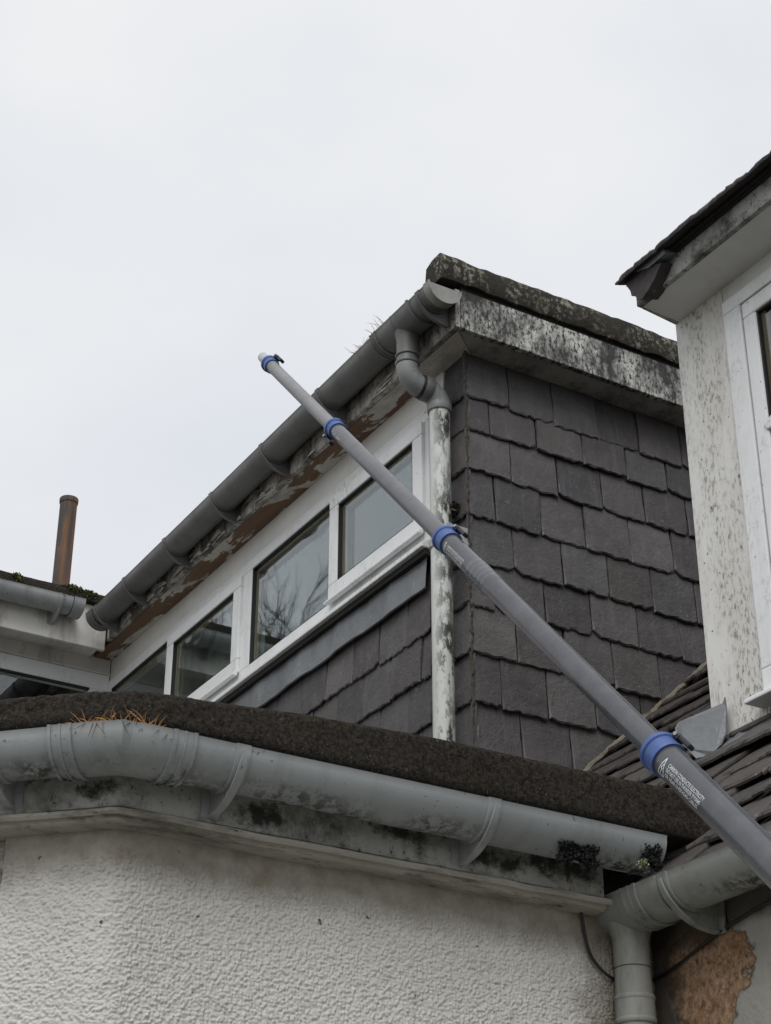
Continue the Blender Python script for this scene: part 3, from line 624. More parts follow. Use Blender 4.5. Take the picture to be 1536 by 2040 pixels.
mb = MB(); mb.sweep(densify([(-6.84, -.9, 0), (-6.84, 2.64, 0)], .03), [(-2.6, 5.09), (.0, 5.09), (.014, 5.095), (.017, 5.12), (.010, 5.142), (-.02, 5.152), (-2.6, 5.16)]); displace(mb, .004, [(18, 1), (60, .6)], 9)
mb.build('flat_roof', 'felt', wing, smooth=50)
wg = thing('rain_gutter', 'short pale grey gutter on the white-painted wing beside the rusty flue', 'gutter', (-6.79, 1.5, 5.), 'grey plastic gutters')
WX = -6.788
gutter_channel(wg, [(WX, -.9, 5.048), (WX, 2.49, 5.046)], 'pvc_pale')
gutter_band((WX, 2.475, 5.046), (0, 1, 0), .045, 'pvc_pale', wg, 'joint', .005); gutter_band((WX, 2.40, 5.046), (0, 1, 0), .018, 'pvc_pale', wg, 'joint', .004, False)
gutter_bracket((WX, 2.392, 5.046), (0, 1, 0), 'pvc_pale', wg); gutter_bracket((WX, 1.5, 5.046), (0, 1, 0), 'pvc_pale', wg); gutter_bracket((WX, .6, 5.046), (0, 1, 0), 'pvc_pale', wg)
fl = thing('flue_pipe', 'rusty round metal flue standing up behind the wing roof', 'flue', (-8.0, 2.829, 5.1))
MB().lathe((-8.0, 2.829, 5.1), (0, 0, 1), [(0, .0455), (1.13, .0455), (1.13, .049), (1.15, .051), (1.158, .049), (1.158, .042), (1.10, .041)], 32).build('pipe', 'rust', fl, smooth=35)

# =================================================================== MAIN HOUSE (wall and slate roof)
house = thing('main_house', 'house wall of patchy grey render below a steep roof of rough dark slates', 'house', (-2.6, 3.5, 0))
MB().box(-2.735, 1.5, 2.235, 2.40, 0, 2.60).build('wall', 'mainwall', house, label='grey render wall with a bare brown stone patch')
sl = math.radians(42.2); ey = (0, math.cos(sl), math.sin(sl)); ez = (0, -math.sin(sl), math.cos(sl))
y0r = 2.185; z0r = zroof(y0r)-.012
P0 = [(-4.13, y0r+.07, zroof(y0r+.07)-.02), (1.5, y0r+.07, zroof(y0r+.07)-.02), (1.5, 5.4, zroof(5.4)-.02), (-4.13, 5.4, zroof(5.4)-.02)]
roof = MB().prism(P0, (0, .03, -.02)).build('roof', 'gap', house)
rj = []
for i in range(17):
    st = [-4.105+.183*k+(.0 if i % 2 else .092) for k in range(13)]
    rj.append((i*.148+random.uniform(-.013, .013), [-4.108]+[x+random.uniform(-.03, .03) for x in st[1:]]))
def rpt(x, v): return (x, y0r+v*ey[1], z0r+v*ey[2])
def roof_hidden(p): return (p[0] > -3.02 and p[1] > 2.93) or p[0] > -1.9 or (p[1] < 2.30 and p[0] < -2.78)
lay_slates(roof, 'roof_slate', rj, rpt, (1, 0, 0), ey, ez, .148, .011, 21, hidden=roof_hidden, skew=.035, jit=2.6, jag=1.7)
# weathered fillet along the cheek
mb = MB(); yy_ = 2.55; rq = random.Random(8)
while yy_ < 4.6:                                     # overlapping cut edges bedded against the cheek
    L_ = rq.uniform(.16, .30); z_ = zroof(yy_)+.020+rq.uniform(-.004, .004); e_ = np.array(ey)*L_
    o_ = np.array((XC+.012, yy_, z_)); st_ = len(mb.v)
    mb.tube([o_+e_*k/14 for k in range(15)], [.004+.007*min(1, k/3)*(1-.25*k/14) for k in range(15)], 7); displace(mb, .0035, [(25, 1), (80, 1)], 5, st_); yy_ += L_*.62
mb.build('abutment_fillet', 'wood', house)
mg = thing('rain_gutter', 'grey-green gutter at the low eaves of the main house with a tee outlet', 'gutter', (-2., 2.16, 2.5), 'grey plastic gutters')
MX, MZ = 2.160, 2.612
gutter_channel(mg, [(-2.73, MX, MZ), (1.5, MX, MZ)], 'pvc_main')
gutter_cap((-2.712, MX, MZ), (-1, 0, 0), 'pvc_main', mg, .03) if False else None
gutter_band((-2.685, MX, MZ), (1, 0, 0), .12, 'pvc_main', mg, 'outlet', .006, False)
gutter_band((-2.604, MX, MZ), (1, 0, 0), .038, 'pvc_main', mg, 'joint', .006); gutter_band((-2.728, MX, MZ), (1, 0, 0), .02, 'pvc_main', mg, 'end_cap', .004, True)
gutter_band((-2.560, MX, MZ), (1, 0, 0), .07, 'pvc_main', mg, 'joint', .004, False)
for x in (-2.505, -1.7, -.9): gutter_bracket((x, MX, MZ), (1, 0, 0), 'pvc_main', mg, .030, .07)
d2 = thing('downpipe', 'grey-green ribbed downpipe dropping from the tee outlet of the main house gutter', 'downpipe', (-2.645, 2.165, 0.))
SX = -2.684
MB().lathe((SX, 2.160, 2.585), (0, 0, -1), [(0, PR+.020), (.02, PR+.012), (.035, PR+.005), (.05, PR+.002), (.098, PR+.001), (.098, PR-.002), (.101, PR-.002), (.101, PR+.001), (.16, PR+.0025)], 32).build('spout', 'pvc_pipe', d2, smooth=35)
MB().tube([(SX, 2.160, 2.43), (SX, 2.160, .12)], PR+.001, 32).build('pipe', 'pvc_pipe', d2, smooth=40)
for z in (2.428, 2.386): ring((SX, 2.16, z), (0, 0, 1), PR+.003, .011, 'pvc_pipe', d2)
MB().lathe((SX, 2.16, 2.43), (0, 0, -1), [(0, PR+.002), (.001, PR+.0045), (.045, PR+.0045), (.046, PR+.002)], 32).build('socket', 'pvc_pipe', d2, smooth=35)

# =================================================================== EXTENSION
ext = thing('flat_roof_extension', 'flat-roofed extension with white roughcast walls and a canted corner', 'extension', (-3.2, 1.6, 0))
CXN = np.array((-2.66, 1.077, 0.))
def epath(off, left=.95, right=2.235):
    """fascia line moved outward by off: far left -> canted corner -> main house"""
    k = off*math.tan(math.radians(22.5)); c = CXN+np.array((off, -k, 0))
    o2 = np.array((.7071, -.7071, 0)); l = CXN-np.array((.7071, .7071, 0))*left+o2*off
    return [l, c, np.array((-2.66+off, right, 0))]
WOFF = -.054
def wall_grid():
    pth = epath(WOFF); c = pth[1]; a = c-np.array((.7071, .7071, 0))*.20
    line = fillet([a, c, pth[2]], 1, .03, 6); us = densify(line, .0017); zs = np.arange(2.20, 2.592, .0017)
    us = np.array(us); n, m = len(us), len(zs); d = np.gradient(us, axis=0); d /= np.linalg.norm(d, axis=1)[:, None]; o = np.stack([d[:, 1], -d[:, 0], d[:, 0]*0], 1)
    P = us[:, None, :]+np.array([0, 0, 1.])*zs[None, :, None]
    uu = np.concatenate([[0], np.cumsum(np.linalg.norm(np.diff(us, axis=0), axis=1))]); Ug = uu[:, None]+P[..., 2]*0; wob = .0022*vnoise(P, 170, 31); wob2 = .0022*vnoise(P, 170, 32)
    d1, b1 = worley(Ug+wob, P[..., 2]+wob2, .0062, 3); d2_, b2 = worley(Ug+.3, P[..., 2]+.2, .0041, 9)
    h = (.45+.75*b1)*(1-np.clip(d1/.72, 0, 1)**2)+.35*b2*(1-np.clip(d2_/.7, 0, 1)**2)-.45+.18*vnoise(P, 110, 8)
    lowf = vnoise(P, 5, 2)
    k = np.clip((2.566+.008*lowf-P[..., 2])/.045, .12, 1); P = P+o[:, None, :]*(h*.0040*k+.003*lowf)[..., None]
    mb = MB(); mb.v = [tuple(p) for p in P.reshape(-1, 3)]; mb.f = [(i*m+j, (i+1)*m+j, (i+1)*m+j+1, i*m+j+1) for i in range(n-1) for j in range(m-1)]
    return mb
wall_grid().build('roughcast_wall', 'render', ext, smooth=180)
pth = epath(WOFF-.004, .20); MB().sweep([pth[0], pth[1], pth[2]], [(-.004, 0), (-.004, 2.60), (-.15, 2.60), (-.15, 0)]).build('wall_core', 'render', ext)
pl = epath(WOFF-.02, .95); MB().sweep([pl[0], pl[1]-np.array((.7071, .7071, 0))*.203], [(0, 0), (0, 2.60), (-.12, 2.60), (-.12, 0)]).build('corner_post', 'moulding', ext)
MB().sweep(epath(0, .95, 2.085), [(0, 2.606), (0, 2.74), (-.022, 2.74), (-.022, 2.606)]).build('fascia', 'ext_fascia2', ext, .003, label='white fascia board stained black under the gutter')
mb = MB(); pr = [(-.001, 2.6055), (.006, 2.6025), (.007, 2.597), (.001, 2.593), (-.004, 2.5965), (-.010, 2.597), (-.014, 2.589), (-.022, 2.586), (-.030, 2.588), (-.04, 2.586), (-.064, 2.585), (-.064, 2.6055)]
e = epath(0, .95, 2.10); mb.sweep(densify(fillet(e, 1, .01, 3), .05), pr); displace(mb, .0014, [(12, 1), (40, 1)], 6); mb.build('moulding', 'moulding', ext, smooth=40)
mb = MB(); e = epath(.022, .95, 2.345); e = fillet(e, 1, .06, 8)
mb.sweep(densify(e, .006), [(-.02, 2.750), (.004, 2.747), (.010, 2.752), (.011, 2.764), (.010, 2.778), (.009, 2.792), (.008, 2.806), (.007, 2.818), (.006, 2.828), (.001, 2.836), (-.010, 2.840), (-.03, 2.842), (-.06, 2.844), (-.12, 2.846), (-.13, 2.75)])
V = np.array(mb.v); fac = np.clip((1.35-V[:, 1])/.35, .12, 1.)           # rougher, lichen-crusted near the corner
dsp = vnoise(V*np.array([[1, 1, 1.6]]), 75, 3)*.7+vnoise(V, 140, 6)*.5+vnoise(V, 14, 9)*.15
nrm = np.where(V[:, 2:3] > 2.82, np.array([[0, 0, 1.]]), np.array([[.8, -.3, 0.]])); V = V+nrm*(dsp*.0042*fac)[:, None]
V[:, 2] += np.clip((V[:, 2]-2.755)/.075, 0, 1.2)*(np.interp(V[:, 1], [.4, .95, 1.05, 1.417, 1.685, 2.0, 2.35], [2.812, 2.812, 2.808, 2.834, 2.845, 2.847, 2.852])-2.838)
mb.v = [tuple(p) for p in V]; mb.build('roof_kerb', 'felt', ext, smooth=60)
MB().prism([(-2.72, 2.3, 2.80), (-2.72, 1.05, 2.80), (-3.32, .45, 2.80), (-6.0, .45, 2.80), (-6.0, 2.75, 2.80), (-2.75, 2.75, 2.80)], (0, 0, .02)).build('flat_roof', 'felt', ext)
eg = thing('rain_gutter', 'pale grey gutter with an angle joint round the canted corner of the extension', 'gutter', (-2.6, 1.3, 2.6), 'grey plastic gutters')
EO = .062
ep = epath(EO, .95, 2.148); EZ = 2.702
for q in ep: q[2] = EZ
gutter_channel(eg, ep, 'pvc')
ang = MB(); c = ep[1]; dl = np.array((.7071, .7071, 0)); dr = np.array((0, 1., 0)); pl_, pr_ = c-dl*.085, c+dr*.085
ang.sweep(fillet([pl_, c, pr_], 1, .03, 6), gutter_profile(GR+.0045, .006)); ang.build('angle', 'pvc', eg, smooth=35)
for p, d in ((pl_, dl), (pr_, dr)): gutter_band(p, d, .036, 'pvc', eg, 'joint', .006)
for y in (1.245, 1.752): gutter_bracket((ep[1][0], y, EZ), dr, 'pvc_pale', eg, .026, .062)
for s_ in (.215, .75): gutter_bracket(c-dl*s_, dl, 'pvc_pale', eg, .026, .062)

# =================================================================== RIGHT DORMER
YR = 2.853
rd = thing('white_dormer', 'white-boarded dormer with a tall window and slate eaves on the roof slope', 'dormer', (-2.3, 3.6, 3.0))
MB().box(-3.150, -1.3, YR+.02, 4.8, 2.95, 4.6).build('body', 'gap', rd)
MB().box(-3.166, -2.969, YR, YR+.02, 3.20, 4.513).build('corner_board', 'paint_algae', rd, .002, label='white corner board speckled with algae')
MB().box(-2.968, -1.3, YR+.002, YR+.02, 4.462, 4.513).build('head_board', 'paint', rd, .0015)
MB().box(-2.968, -1.3, YR+.002, YR+.02, 3.205, 3.283).build('lower_board', 'paint_algae', rd, .0015)
fr = MB(); x0, x1, z0, z1, y = -2.962, -1.35, 3.300, 4.456, YR-.012; fw = .068
fr.box(x0, x1, y, y+.06, z1-fw*.62, z1); fr.box(x0, x1, y, y+.06, z0, z0+fw); fr.box(x0, x0+fw, y+.0005, y+.0595, z0+fw, z1-fw*.62)
rw = fr.build('window', 'upvc', rd, .004)
a0, l0, h0, yc = x0+fw+.008, z0+fw+.008, z1-fw*.62-.008, y-.002; cf = .048
c = MB(); c.box(a0, x1, yc, yc+.05, h0-cf, h0); c.box(a0, x1, yc, yc+.05, l0, l0+cf); c.box(a0, a0+cf, yc+.0005, yc+.0495, l0+cf, h0-cf); c.build('casement', 'upvc', rw, .005)
g = MB(); g.box(x0+fw, a0+.001, y+.012, y+.05, z0+fw, h0); g.box(x0+fw, x1, y+.012, y+.05, h0-.001, z1-fw*.62); g.box(a0+cf, a0+cf+.005, yc+.006, yc+.03, l0+cf, h0-cf); g.box(a0+cf, x1, yc+.006, yc+.03, h0-cf-.005, h0-cf); g.build('gasket', 'gasket', rw)
MB().box(a0+cf+.005, a0+cf+.02, yc+.018, yc+.033, l0+cf, h0-cf-.006).build('glazing_bead', 'bead', rw)
for dy in (.018, .036): MB().box(a0+cf+.002, x1-.02, yc+dy, yc+dy+.0012, l0+cf, h0-cf).build('pane', 'glass', rw)
MB().prism([(-2.985, y-.001, 3.299), (-2.985, y-.045, 3.288), (-2.985, y-.045, 3.276), (-2.985, YR+.004, 3.276), (-2.985, YR+.004, 3.299)], (1.6, 0, 0)).build('sill', 'upvc', rw, .003)
p = at(1527, 848, 1, y-.004); MB().prism([(p[0]-.012, y-.006, p[2]+.008), (p[0]+.02, y-.006, p[2]+.022), (p[0]+.05, y-.006, p[2]+.022), (p[0]+.05, y-.006, p[2]-.015), (p[0]+.0, y-.006, p[2]-.012)], (0, .012, 0)).build('vent_cover', 'upvc', rw, .004)
MB().prism([(-3.152, 2.722, 4.513), (-1.3, 2.722, 4.513), (-1.3, YR+.01, 4.513), (-3.166, YR+.01, 4.513)], (0, 0, .012)).build('soffit', 'paint', rd)
MB().box(-3.152, -1.3, 2.704, 2.722, 4.511, 4.588).build('fascia', 'ext_fascia', rd, .003)
MB().prism([(-3.166, YR+.01, 4.512), (-3.152, 2.723, 4.512), (-3.146, 2.723, 4.512), (-3.15, YR+.01, 4.512)], (0, 0, .075)).build('fascia_return', 'ext_fascia', rd)
mb = MB(); mb.box(-3.15, -1.3, 2.692, 2.75, 4.575, 4.612); displace(mb, .004, [(9, 1)], 2); mb.build('eaves_mortar', 'gap', rd)
pr_ = math.radians(28); ey2 = (0, math.cos(pr_), math.sin(pr_)); ez2 = (0, -math.sin(pr_), math.cos(pr_))
rroof = MB().prism([(-3.16, 2.68, 4.585), (-1.3, 2.68, 4.585), (-1.3, 3.8, 4.585+1.12*math.tan(pr_)), (-2.4, 3.8, 4.585+1.12*math.tan(pr_)), (-3.16, 3.0, 4.585+.32*math.tan(pr_))], (0, 0, -.01)).build('roof', 'gap', rd)
rr_ = []
for i in range(4):
    st = [-3.17+.183*k+(.09 if i % 2 else 0) for k in range(11)]; rr_.append(((i-1)*.15 if i else -.002, [-3.172]+[q+random.uniform(-.01, .01) for q in st[1:]]))
lay_slates(rroof, 'slate_wet_shaded', rr_, lambda x, v: (x, 2.655+v*ey2[1], 4.560+v*ey2[2]), (1, 0, 0), ey2, ez2, .15, .012, 31, skew=.015, hidden=lambda p: p[0] < -3.17+(p[1]-2.66)*.9-.09)
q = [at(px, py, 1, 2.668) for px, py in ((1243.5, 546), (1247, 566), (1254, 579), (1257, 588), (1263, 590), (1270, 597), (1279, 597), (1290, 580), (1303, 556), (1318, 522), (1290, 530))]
mb = MB().prism(q, (.01, .05, .012)); displace(mb, .004, [(60, 1)], 3); mb.build('corner_slate', 'slate_wet_shaded', rd, .002)
q = [at(px, py, 1, 2.662) for px, py in ((1242.5, 545), (1244, 549), (1292, 533), (1325, 504), (1321, 496), (1283, 517))]
MB().prism(q, (.02, .16, .04)).build('hip_cap', 'lead', rd, .002)
# lead at the foot
lp = [at(1120+x/3.692, 1300+y_/3.692, 1, 2.832) for x, y_ in ((1195, 325), (1180, 372), (1075, 455), (970, 540), (958, 590), (975, 680), (1035, 735), (1095, 805), (1150, 775), (1190, 745), (1225, 690), (1222, 600), (1212, 500), (1205, 400))]
lf = MB().prism([q+np.array((0, -.03*max(0, (3.26-q[2])/.06)-.05*max(0, -3.14-q[0])/.07, 0)) for q in lp], (0, .003, 0)); lf.build('lead_flap', 'lead', rd, label='loose grey lead flap bent out at the foot of the corner board')
mb = MB(); n = 40
pts = []
for i in range(n+1):
    x = -3.11+i*.045; w_ = .004*math.sin(i*1.3)+.003*math.sin(i*2.9)
    for dy, dz in ((-.004, .018), (-.012, .0), (-.05, -.032), (-.10, -.072+w_), (-.10, -.078+w_)): pts.append((x, YR+dy, 3.222+dz+.010+w_*.4))
mb.add(pts, [(i*5+k, (i+1)*5+k, (i+1)*5+k+1, i*5+k+1) for i in range(n) for k in range(4)]); mb.build('lead_apron', 'lead', rd, smooth=50)

# =================================================================== TELESCOPIC POLE
PK = .0006; ps, pe = np.array((539., 727.)), np.array((1560., 1742.)); pdir = (pe-ps)/np.linalg.norm(pe-ps)
def polept(s_): q = ps+pdir*s_; return atdepth(q[0], q[1], 4.36/(1+PK*s_))
T0, T1 = polept(0), polept(1100); AX = (T1-T0)/np.linalg.norm(T1-T0)
def tpar(s_): return float((polept(s_)-T0)@AX)
pole = thing('telescopic_pole', 'long grey telescopic pole with blue clamps raised in front of the dormer', 'pole', tuple(T0+AX*6.0))
c1, c2, c3, c4 = 0., tpar(183), tpar(497), tpar(1103)
tend = (0.02-T0[2])/AX[2]
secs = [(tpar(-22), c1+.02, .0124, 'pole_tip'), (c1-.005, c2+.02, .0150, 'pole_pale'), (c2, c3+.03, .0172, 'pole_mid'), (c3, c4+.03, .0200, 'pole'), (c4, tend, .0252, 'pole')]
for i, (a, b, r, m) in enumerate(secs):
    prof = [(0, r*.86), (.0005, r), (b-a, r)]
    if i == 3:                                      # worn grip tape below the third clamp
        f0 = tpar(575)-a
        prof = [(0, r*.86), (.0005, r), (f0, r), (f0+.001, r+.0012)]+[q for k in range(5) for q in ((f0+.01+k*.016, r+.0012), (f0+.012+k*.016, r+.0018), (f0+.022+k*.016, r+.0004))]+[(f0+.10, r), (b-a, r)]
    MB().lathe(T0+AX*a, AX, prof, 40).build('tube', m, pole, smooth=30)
side = np.cross(AX, CAM-(T0+AX*c3)); side /= np.linalg.norm(side); side = -side if side @ CR < 0 else side    # towards picture right
fro = np.cross(side, AX); fro = fro if fro @ (CAM-T0) > 0 else -fro
def clamp(t, r, lever, sgn):
    w = .030 if r < .018 else .036
    k = MB().lathe(T0+AX*(t-w*.5), AX, [(0, r*.9), (0, r+.0040), (.003, r+.0062), (.010, r+.0062), (.012, r+.0035), (w-.006, r+.0028), (w-.004, r+.0040), (w, r+.0036), (w, r*.9)], 40).build('clamp', 'blue', pole, smooth=30)
    b = T0+AX*(t-.006)+side*sgn*(r+.006)-fro*.002; a1, a2, a3 = AX, side*sgn, fro
    def ob(c_, h, nm, m):
        c_ = np.array(c_); V = [c_+a1*h[0]*i+a2*h[1]*j+a3*h[2]*k_ for k_ in (-1, 1) for i, j in ((-1, -1), (1, -1), (1, 1), (-1, 1))]
        return MB().add(V, [(0, 3, 2, 1), (4, 5, 6, 7), (0, 1, 5, 4), (1, 2, 6, 5), (2, 3, 7, 6), (3, 0, 4, 7)]).build(nm, m, k, .0025)
    ob(b+a2*.003, (.008, .005, .009), 'lever_boss', 'blackplastic'); ob(b+a1*.018+a2*.005, (.018, .004, .007), 'lever', 'blackplastic')
    MB().tube([b+a2*.004-a3*.011, b+a2*.004+a3*.011], .0035, 10).build('pin', 'steel', k)
    return k
clamp(c1, .0150, 0, 1); clamp(c2, .0172, 0, -1); clamp(c3, .0200, 0, 1); clamp(c4, .0252, 0, 1)
sec = [o for o in pole.children if o.name.startswith('tube')]
def wrap(me_v, base_t, r, ang0, up_scale=1.):        # text x -> along the pole, text y -> round it towards the picture's upper right
    out = []
    for x, y_ in me_v:
        a = ang0+y_/r*up_scale; rr2 = r+.0005
        out.append(T0+AX*(base_t+x)+rr2*(math.cos(a)*fro+math.sin(a)*side))
    return out
def text_mesh(txt, size, width=None):
    cu = bpy.data.curves.new('t', 'FONT'); cu.body = txt; cu.size = size; cu.resolution_u = 2; cu.offset = size*.012
    o = bpy.data.objects.new('t', cu); col.objects.link(o); dg = bpy.context.evaluated_depsgraph_get(); me = o.evaluated_get(dg).to_mesh()
    v = [(p.co.x, p.co.y) for p in me.vertices]; f = [tuple(q.vertices) for q in me.polygons]; o.evaluated_get(dg).to_mesh_clear()
    bpy.data.objects.remove(o); bpy.data.curves.remove(cu)
    if width: k = width/max(p[0] for p in v); v = [(p[0]*k, p[1]) for p in v]
    return v, f
def warn(t0_, r, k, par, ang):
    mb = MB()
    for i, line in enumerate(('CARBON CONDUCTS ELECTRICITY', 'DO NOT USE IN THUNDER STORMS', 'OR NEAR OVERHEAD CABLES')):
        v, f = text_mesh(line, .0098*k, (.118-.004*i)*k); v = [(x+.026*k, y_-.0092*k*i) for x, y_ in v]; mb.add(wrap(v, t0_, r, ang), f)
    tri = [(0, -.0115), (.017, .0), (0, .0115)]          # rounded warning triangle: point towards the picture's upper right
    def quad(a, b, w_):
        a = np.array(a); b = np.array(b); d = b-a; L_ = np.linalg.norm(d); nn = np.array((-d[1], d[0]))/L_*w_; n_ = 5
        pts = [a+d*j/n_+s_*nn for j in range(n_+1) for s_ in (-1, 1)]; mb.add(wrap([tuple(q) for q in pts], t0_, r, ang), [(2*j, 2*j+2, 2*j+3, 2*j+1) for j in range(n_)])
    A_, B_, C_ = (.003*k, -.022*k), (.022*k, -.022*k), (.0125*k, .010*k)
    for a, b in ((A_, B_), (B_, C_), (C_, A_)): quad(a, b, .0010*k)
    for a, b in (((.0150*k, -.001*k), (.0100*k, -.010*k)), ((.0100*k, -.0095*k), (.0148*k, -.0095*k)), ((.0148*k, -.009*k), (.0105*k, -.0185*k))): quad(a, b, .0009*k)
    return mb.build('lettering', 'white_print', par)
warn(c4+.030, .0252, .85, sec[4], -.28); warn(c3+.026, .0200, .66, sec[3], -.42)
mb = MB()
for x, y_, L_, a in [(.0, .004, .010, 1.2), (.005, .003, .010, 1.0), (.010, .004, .013, 1.3), (.014, .0, .009, .9), (.018, .001, .010, 1.2), (.022, .0, .008, 1.0), (.026, -.001, .009, 1.25), (.004, -.002, .02, .05), (.012, -.004, .02, .1)]:
    q = [(x-.0006, y_-.003), (x+.0006, y_-.003), (x+.0006+L_*math.cos(a), y_-.003+L_*math.sin(a)), (x-.0006+L_*math.cos(a), y_-.003+L_*math.sin(a))]; mb.add(wrap(q, c2+.018, .0172, -.55), [(0, 1, 2, 3)])
mb.build('script_lettering', 'lilac_print', sec[2])
v, f = text_mesh('.com', .010, .024); mb = MB(); mb.add(wrap(v, c2+.052, .0172, -.75), f); mb.build('lettering', 'white_print', sec[2])

# =================================================================== CABLE
cp = [(1156, 1795, 0, -2.707), (1160, 1830, 0, -2.706), (1172, 1890, 0, -2.706), (1192, 1925, 0, -2.706), (1222, 1950, 0, -2.709)]
P = [at(a, b, ax, v) for a, b, ax, v in cp]+[at(a, b, 1, 2.228) for a, b in ((1262, 1962), (1300, 1952), (1350, 1922), (1400, 1882), (1450, 1845), (1510, 1808), (1545, 1790))]
P = np.array(P); t = np.arange(len(P)); tt = np.linspace(0, len(P)-1, 90)
def cat(P, u):
    i = int(min(max(math.floor(u), 0), len(P)-2)); f = u-i; p0, p1, p2, p3 = P[max(i-1, 0)], P[i], P[i+1], P[min(i+2, len(P)-1)]
    return .5*((2*p1)+(-p0+p2)*f+(2*p0-5*p1+4*p2-p3)*f*f+(-p0+3*p1-3*p2+p3)*f**3)
tag(MB().tube([cat(P, u) for u in tt], .0030, 8).build('cable', 'cable', None, smooth=60), 'thin black cable looping behind the grey-green downpipe', 'cable')

# =================================================================== MOSS, NEEDLES, GRASS
def strands(name, mat, n, origin, spread, length, lab, cat_, up=(0, 0, 1), r=.0007, droop=.6, seed=1, group=None, parent=None):
    rr = random.Random(seed); mb = MB(); up = np.array(up, float)
    for i in range(n):
        o = np.array(origin(rr)); d = up*rr.uniform(.3, 1)+np.array([rr.gauss(0, 1) for _ in range(3)])*spread; d /= np.linalg.norm(d); L_ = length*rr.uniform(.4, 1.2); pts = [o]
        bend = np.array([rr.gauss(0, 1), rr.gauss(0, 1), -rr.uniform(0, 1.5)])*droop
        for k in range(1, 5): pts.append(o+d*L_*k/4+bend*L_*(k/4)**2*.4)
        mb.tube(pts, [r, r, r*.9, r*.7, r*.3], 3, False)
    o = mb.build(name, mat, parent)
    if parent is None: tag(o, lab, cat_, group)
    return o
cg = ep[1]
def og(rr): s_ = rr.uniform(-.09, .06); b = cg+(dl*s_ if s_ < 0 else dr*s_); oo = np.array((.9, -.4, 0)); return b+oo*rr.uniform(-.02, .055)+np.array((0, 0, rr.uniform(-.004, .008)))
strands('needle_litter', 'needles', 240, og, .8, .036, 'orange-brown pine needles poking out of the gutter angle at the canted corner', 'needles', r=.0012, droop=.5, seed=3)
def og2(rr): s_ = rr.uniform(-.10, .09); b = cg+(dl*s_ if s_ < 0 else dr*s_); return b+np.array((.058, -.03, .002))
strands('hanging_roots', 'root', 14, og2, .35, .035, 'thin brown roots hanging over the gutter angle at the canted corner', 'roots', up=(.35, -.15, -1), r=.0008, droop=.25, seed=5)
def og3(rr): x = rr.choice([rr.uniform(-4.25, -4.34), rr.uniform(-4.41, -4.46)]); return (x, GY-rr.uniform(.03, .055), gz(x)+.0)
strands('dry_grass', 'grass_dry', 130, og3, .75, .05, 'wispy dry grass growing out of the dark gutter above the outlet', 'grass', r=.0010, droop=.8, seed=6)
def clump(name, mat, center, rad, n, lab, seed, leaf=.0032):
    rr = random.Random(seed); mb = MB(); c = np.array(center)
    for i in range(n):
        d = np.array([rr.gauss(0, 1) for _ in range(3)]); d /= np.linalg.norm(d); p = c+d*np.array(rad)*rr.uniform(.05, 1.0)**.7*(1+.35*math.sin(d[1]*5+seed)+.2*math.sin(d[2]*7))
        u = np.array([rr.gauss(0, 1) for _ in range(3)]); u /= np.linalg.norm(u); v = np.cross(u, d); v /= np.linalg.norm(v)+1e-9; s_ = leaf*rr.uniform(.5, 1.3)
        mb.add([p-u*s_-v*s_*.4, p+u*s_-v*s_*.3, p+d*s_*1.2+v*s_*.4, p-u*s_*.3+v*s_*.6], [(0, 1, 2), (0, 2, 3), (0, 3, 1)])
    return tag(mb.build(name, mat), lab, 'moss' if 'moss' in name else 'plant')
clump('moss_clump', 'moss_dark', at(1150, 1695, 0, -2.566), (.012, .042, .022), 4200, 'blackish moss clump growing on the underside of the extension gutter', 11)
clump('moss_clump', 'moss_dark', at(1298, 1700, 0, -2.552), (.010, .022, .028), 2200, 'dark moss tuft at the open end of the extension gutter', 12)
clump('small_plant', 'leaf', at(1280, 1722, 0, -2.54), (.008, .020, .012), 60, 'tiny pale green leaves sprouting at the open end of the extension gutter', 13, .0028)
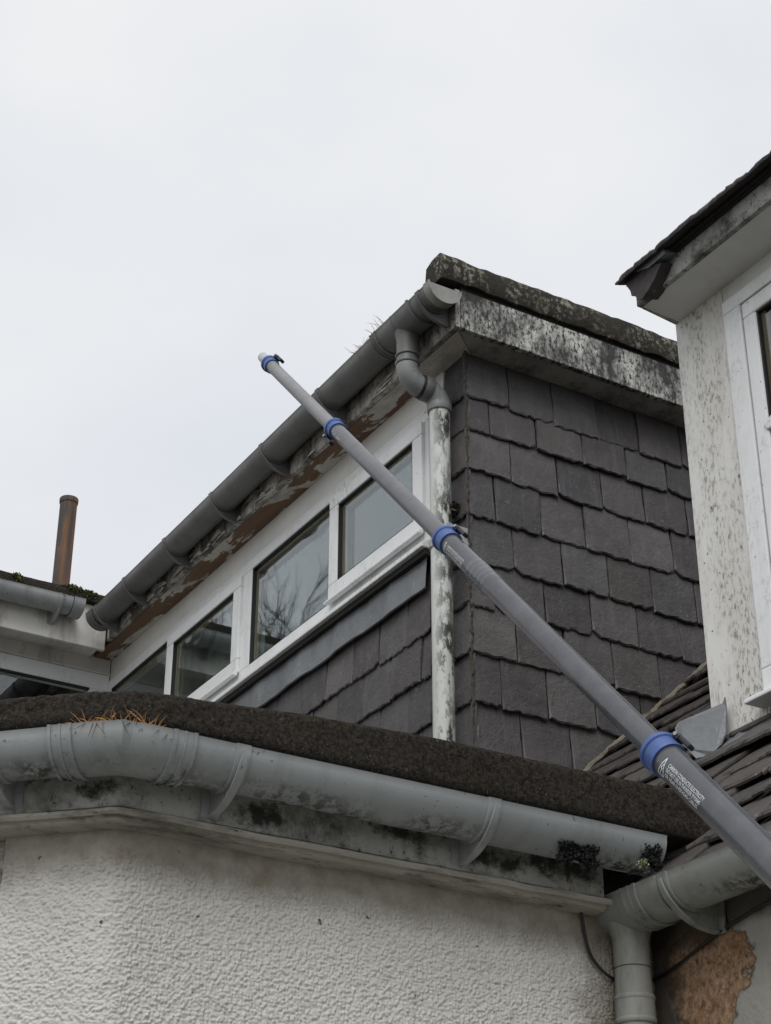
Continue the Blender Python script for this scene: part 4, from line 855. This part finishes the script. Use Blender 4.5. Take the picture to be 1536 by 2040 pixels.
for k, (px, py, rx) in enumerate(((30, 1152, .055), (150, 1176, .10), (180, 1188, .06))):
    clump('moss_cushion', 'moss', at(px, py, 0, -6.84), (.03, rx, .016), 900, ['green moss cushion on the wing roof edge away from the flue', 'long green moss cushion on the wing roof edge in front of the flue', 'green moss cushion where the wing roof edge meets the dark gutter'][k], 20+k, .006)
mb = clump('matted_nest', 'nest', at(905, 1018, 1, 2.765), (.035, .02, .022), 500, 'matted fibre tuft stuck on the slate corner above the pipe clip', 30, .008); mb['category'] = 'debris'

# =================================================================== BARE TREE opposite the windows (seen mirrored in the glass)
def bare_tree(base, top, seed):
    rr = random.Random(seed); tr = thing('bare_tree', 'leafless bushy tree mirrored in the wide dormer pane', 'tree', base); tk = MB(); br = MB(); b = np.array(base, float)
    fork = b+np.array((0, 0, top*.72)); tk.tube([b, b+np.array((.1, 0, top*.3)), b+np.array((-.05, .05, top*.55)), fork], [.20, .17, .13, .10], 9)
    def twig(p, d, L_, r, lvl):
        pts = [p]; q = p.copy(); dd_ = d.copy()
        for k in range(4):
            dd_ = dd_+np.array([rr.gauss(0, .09) for _ in range(3)])+np.array((0, 0, .05)); dd_ /= np.linalg.norm(dd_); q = q+dd_*L_/4; pts.append(q)
        br.tube(pts, [r*(1-.17*k) for k in range(5)], 4, False)
        if lvl >= 3: return
        for k in range((6, 5, 4)[lvl]):
            a_ = dd_+np.array([rr.gauss(0, .45) for _ in range(3)])+np.array((0, 0, .25)); a_ /= np.linalg.norm(a_); twig(pts[rr.randint(1, 4)], a_, L_*rr.uniform(.4, .62), max(r*.62, .006), lvl+1)
    for i in range(26):
        an = rr.uniform(0, 6.28); sp = rr.uniform(.03, .42); d = np.array((math.cos(an)*sp, math.sin(an)*sp, 1.)); L_ = top*.19*(1-.35*sp*sp)*rr.uniform(.8, 1.1)
        twig(fork+np.array((0, 0, rr.uniform(-top*.12, 0))), d/np.linalg.norm(d), L_, .03, 0)
    tk.build('trunk', 'bark', tr, smooth=60); br.build('crown', 'bark', tr)
bare_tree((-25.4, -7.0, 0), 15.15, 4)
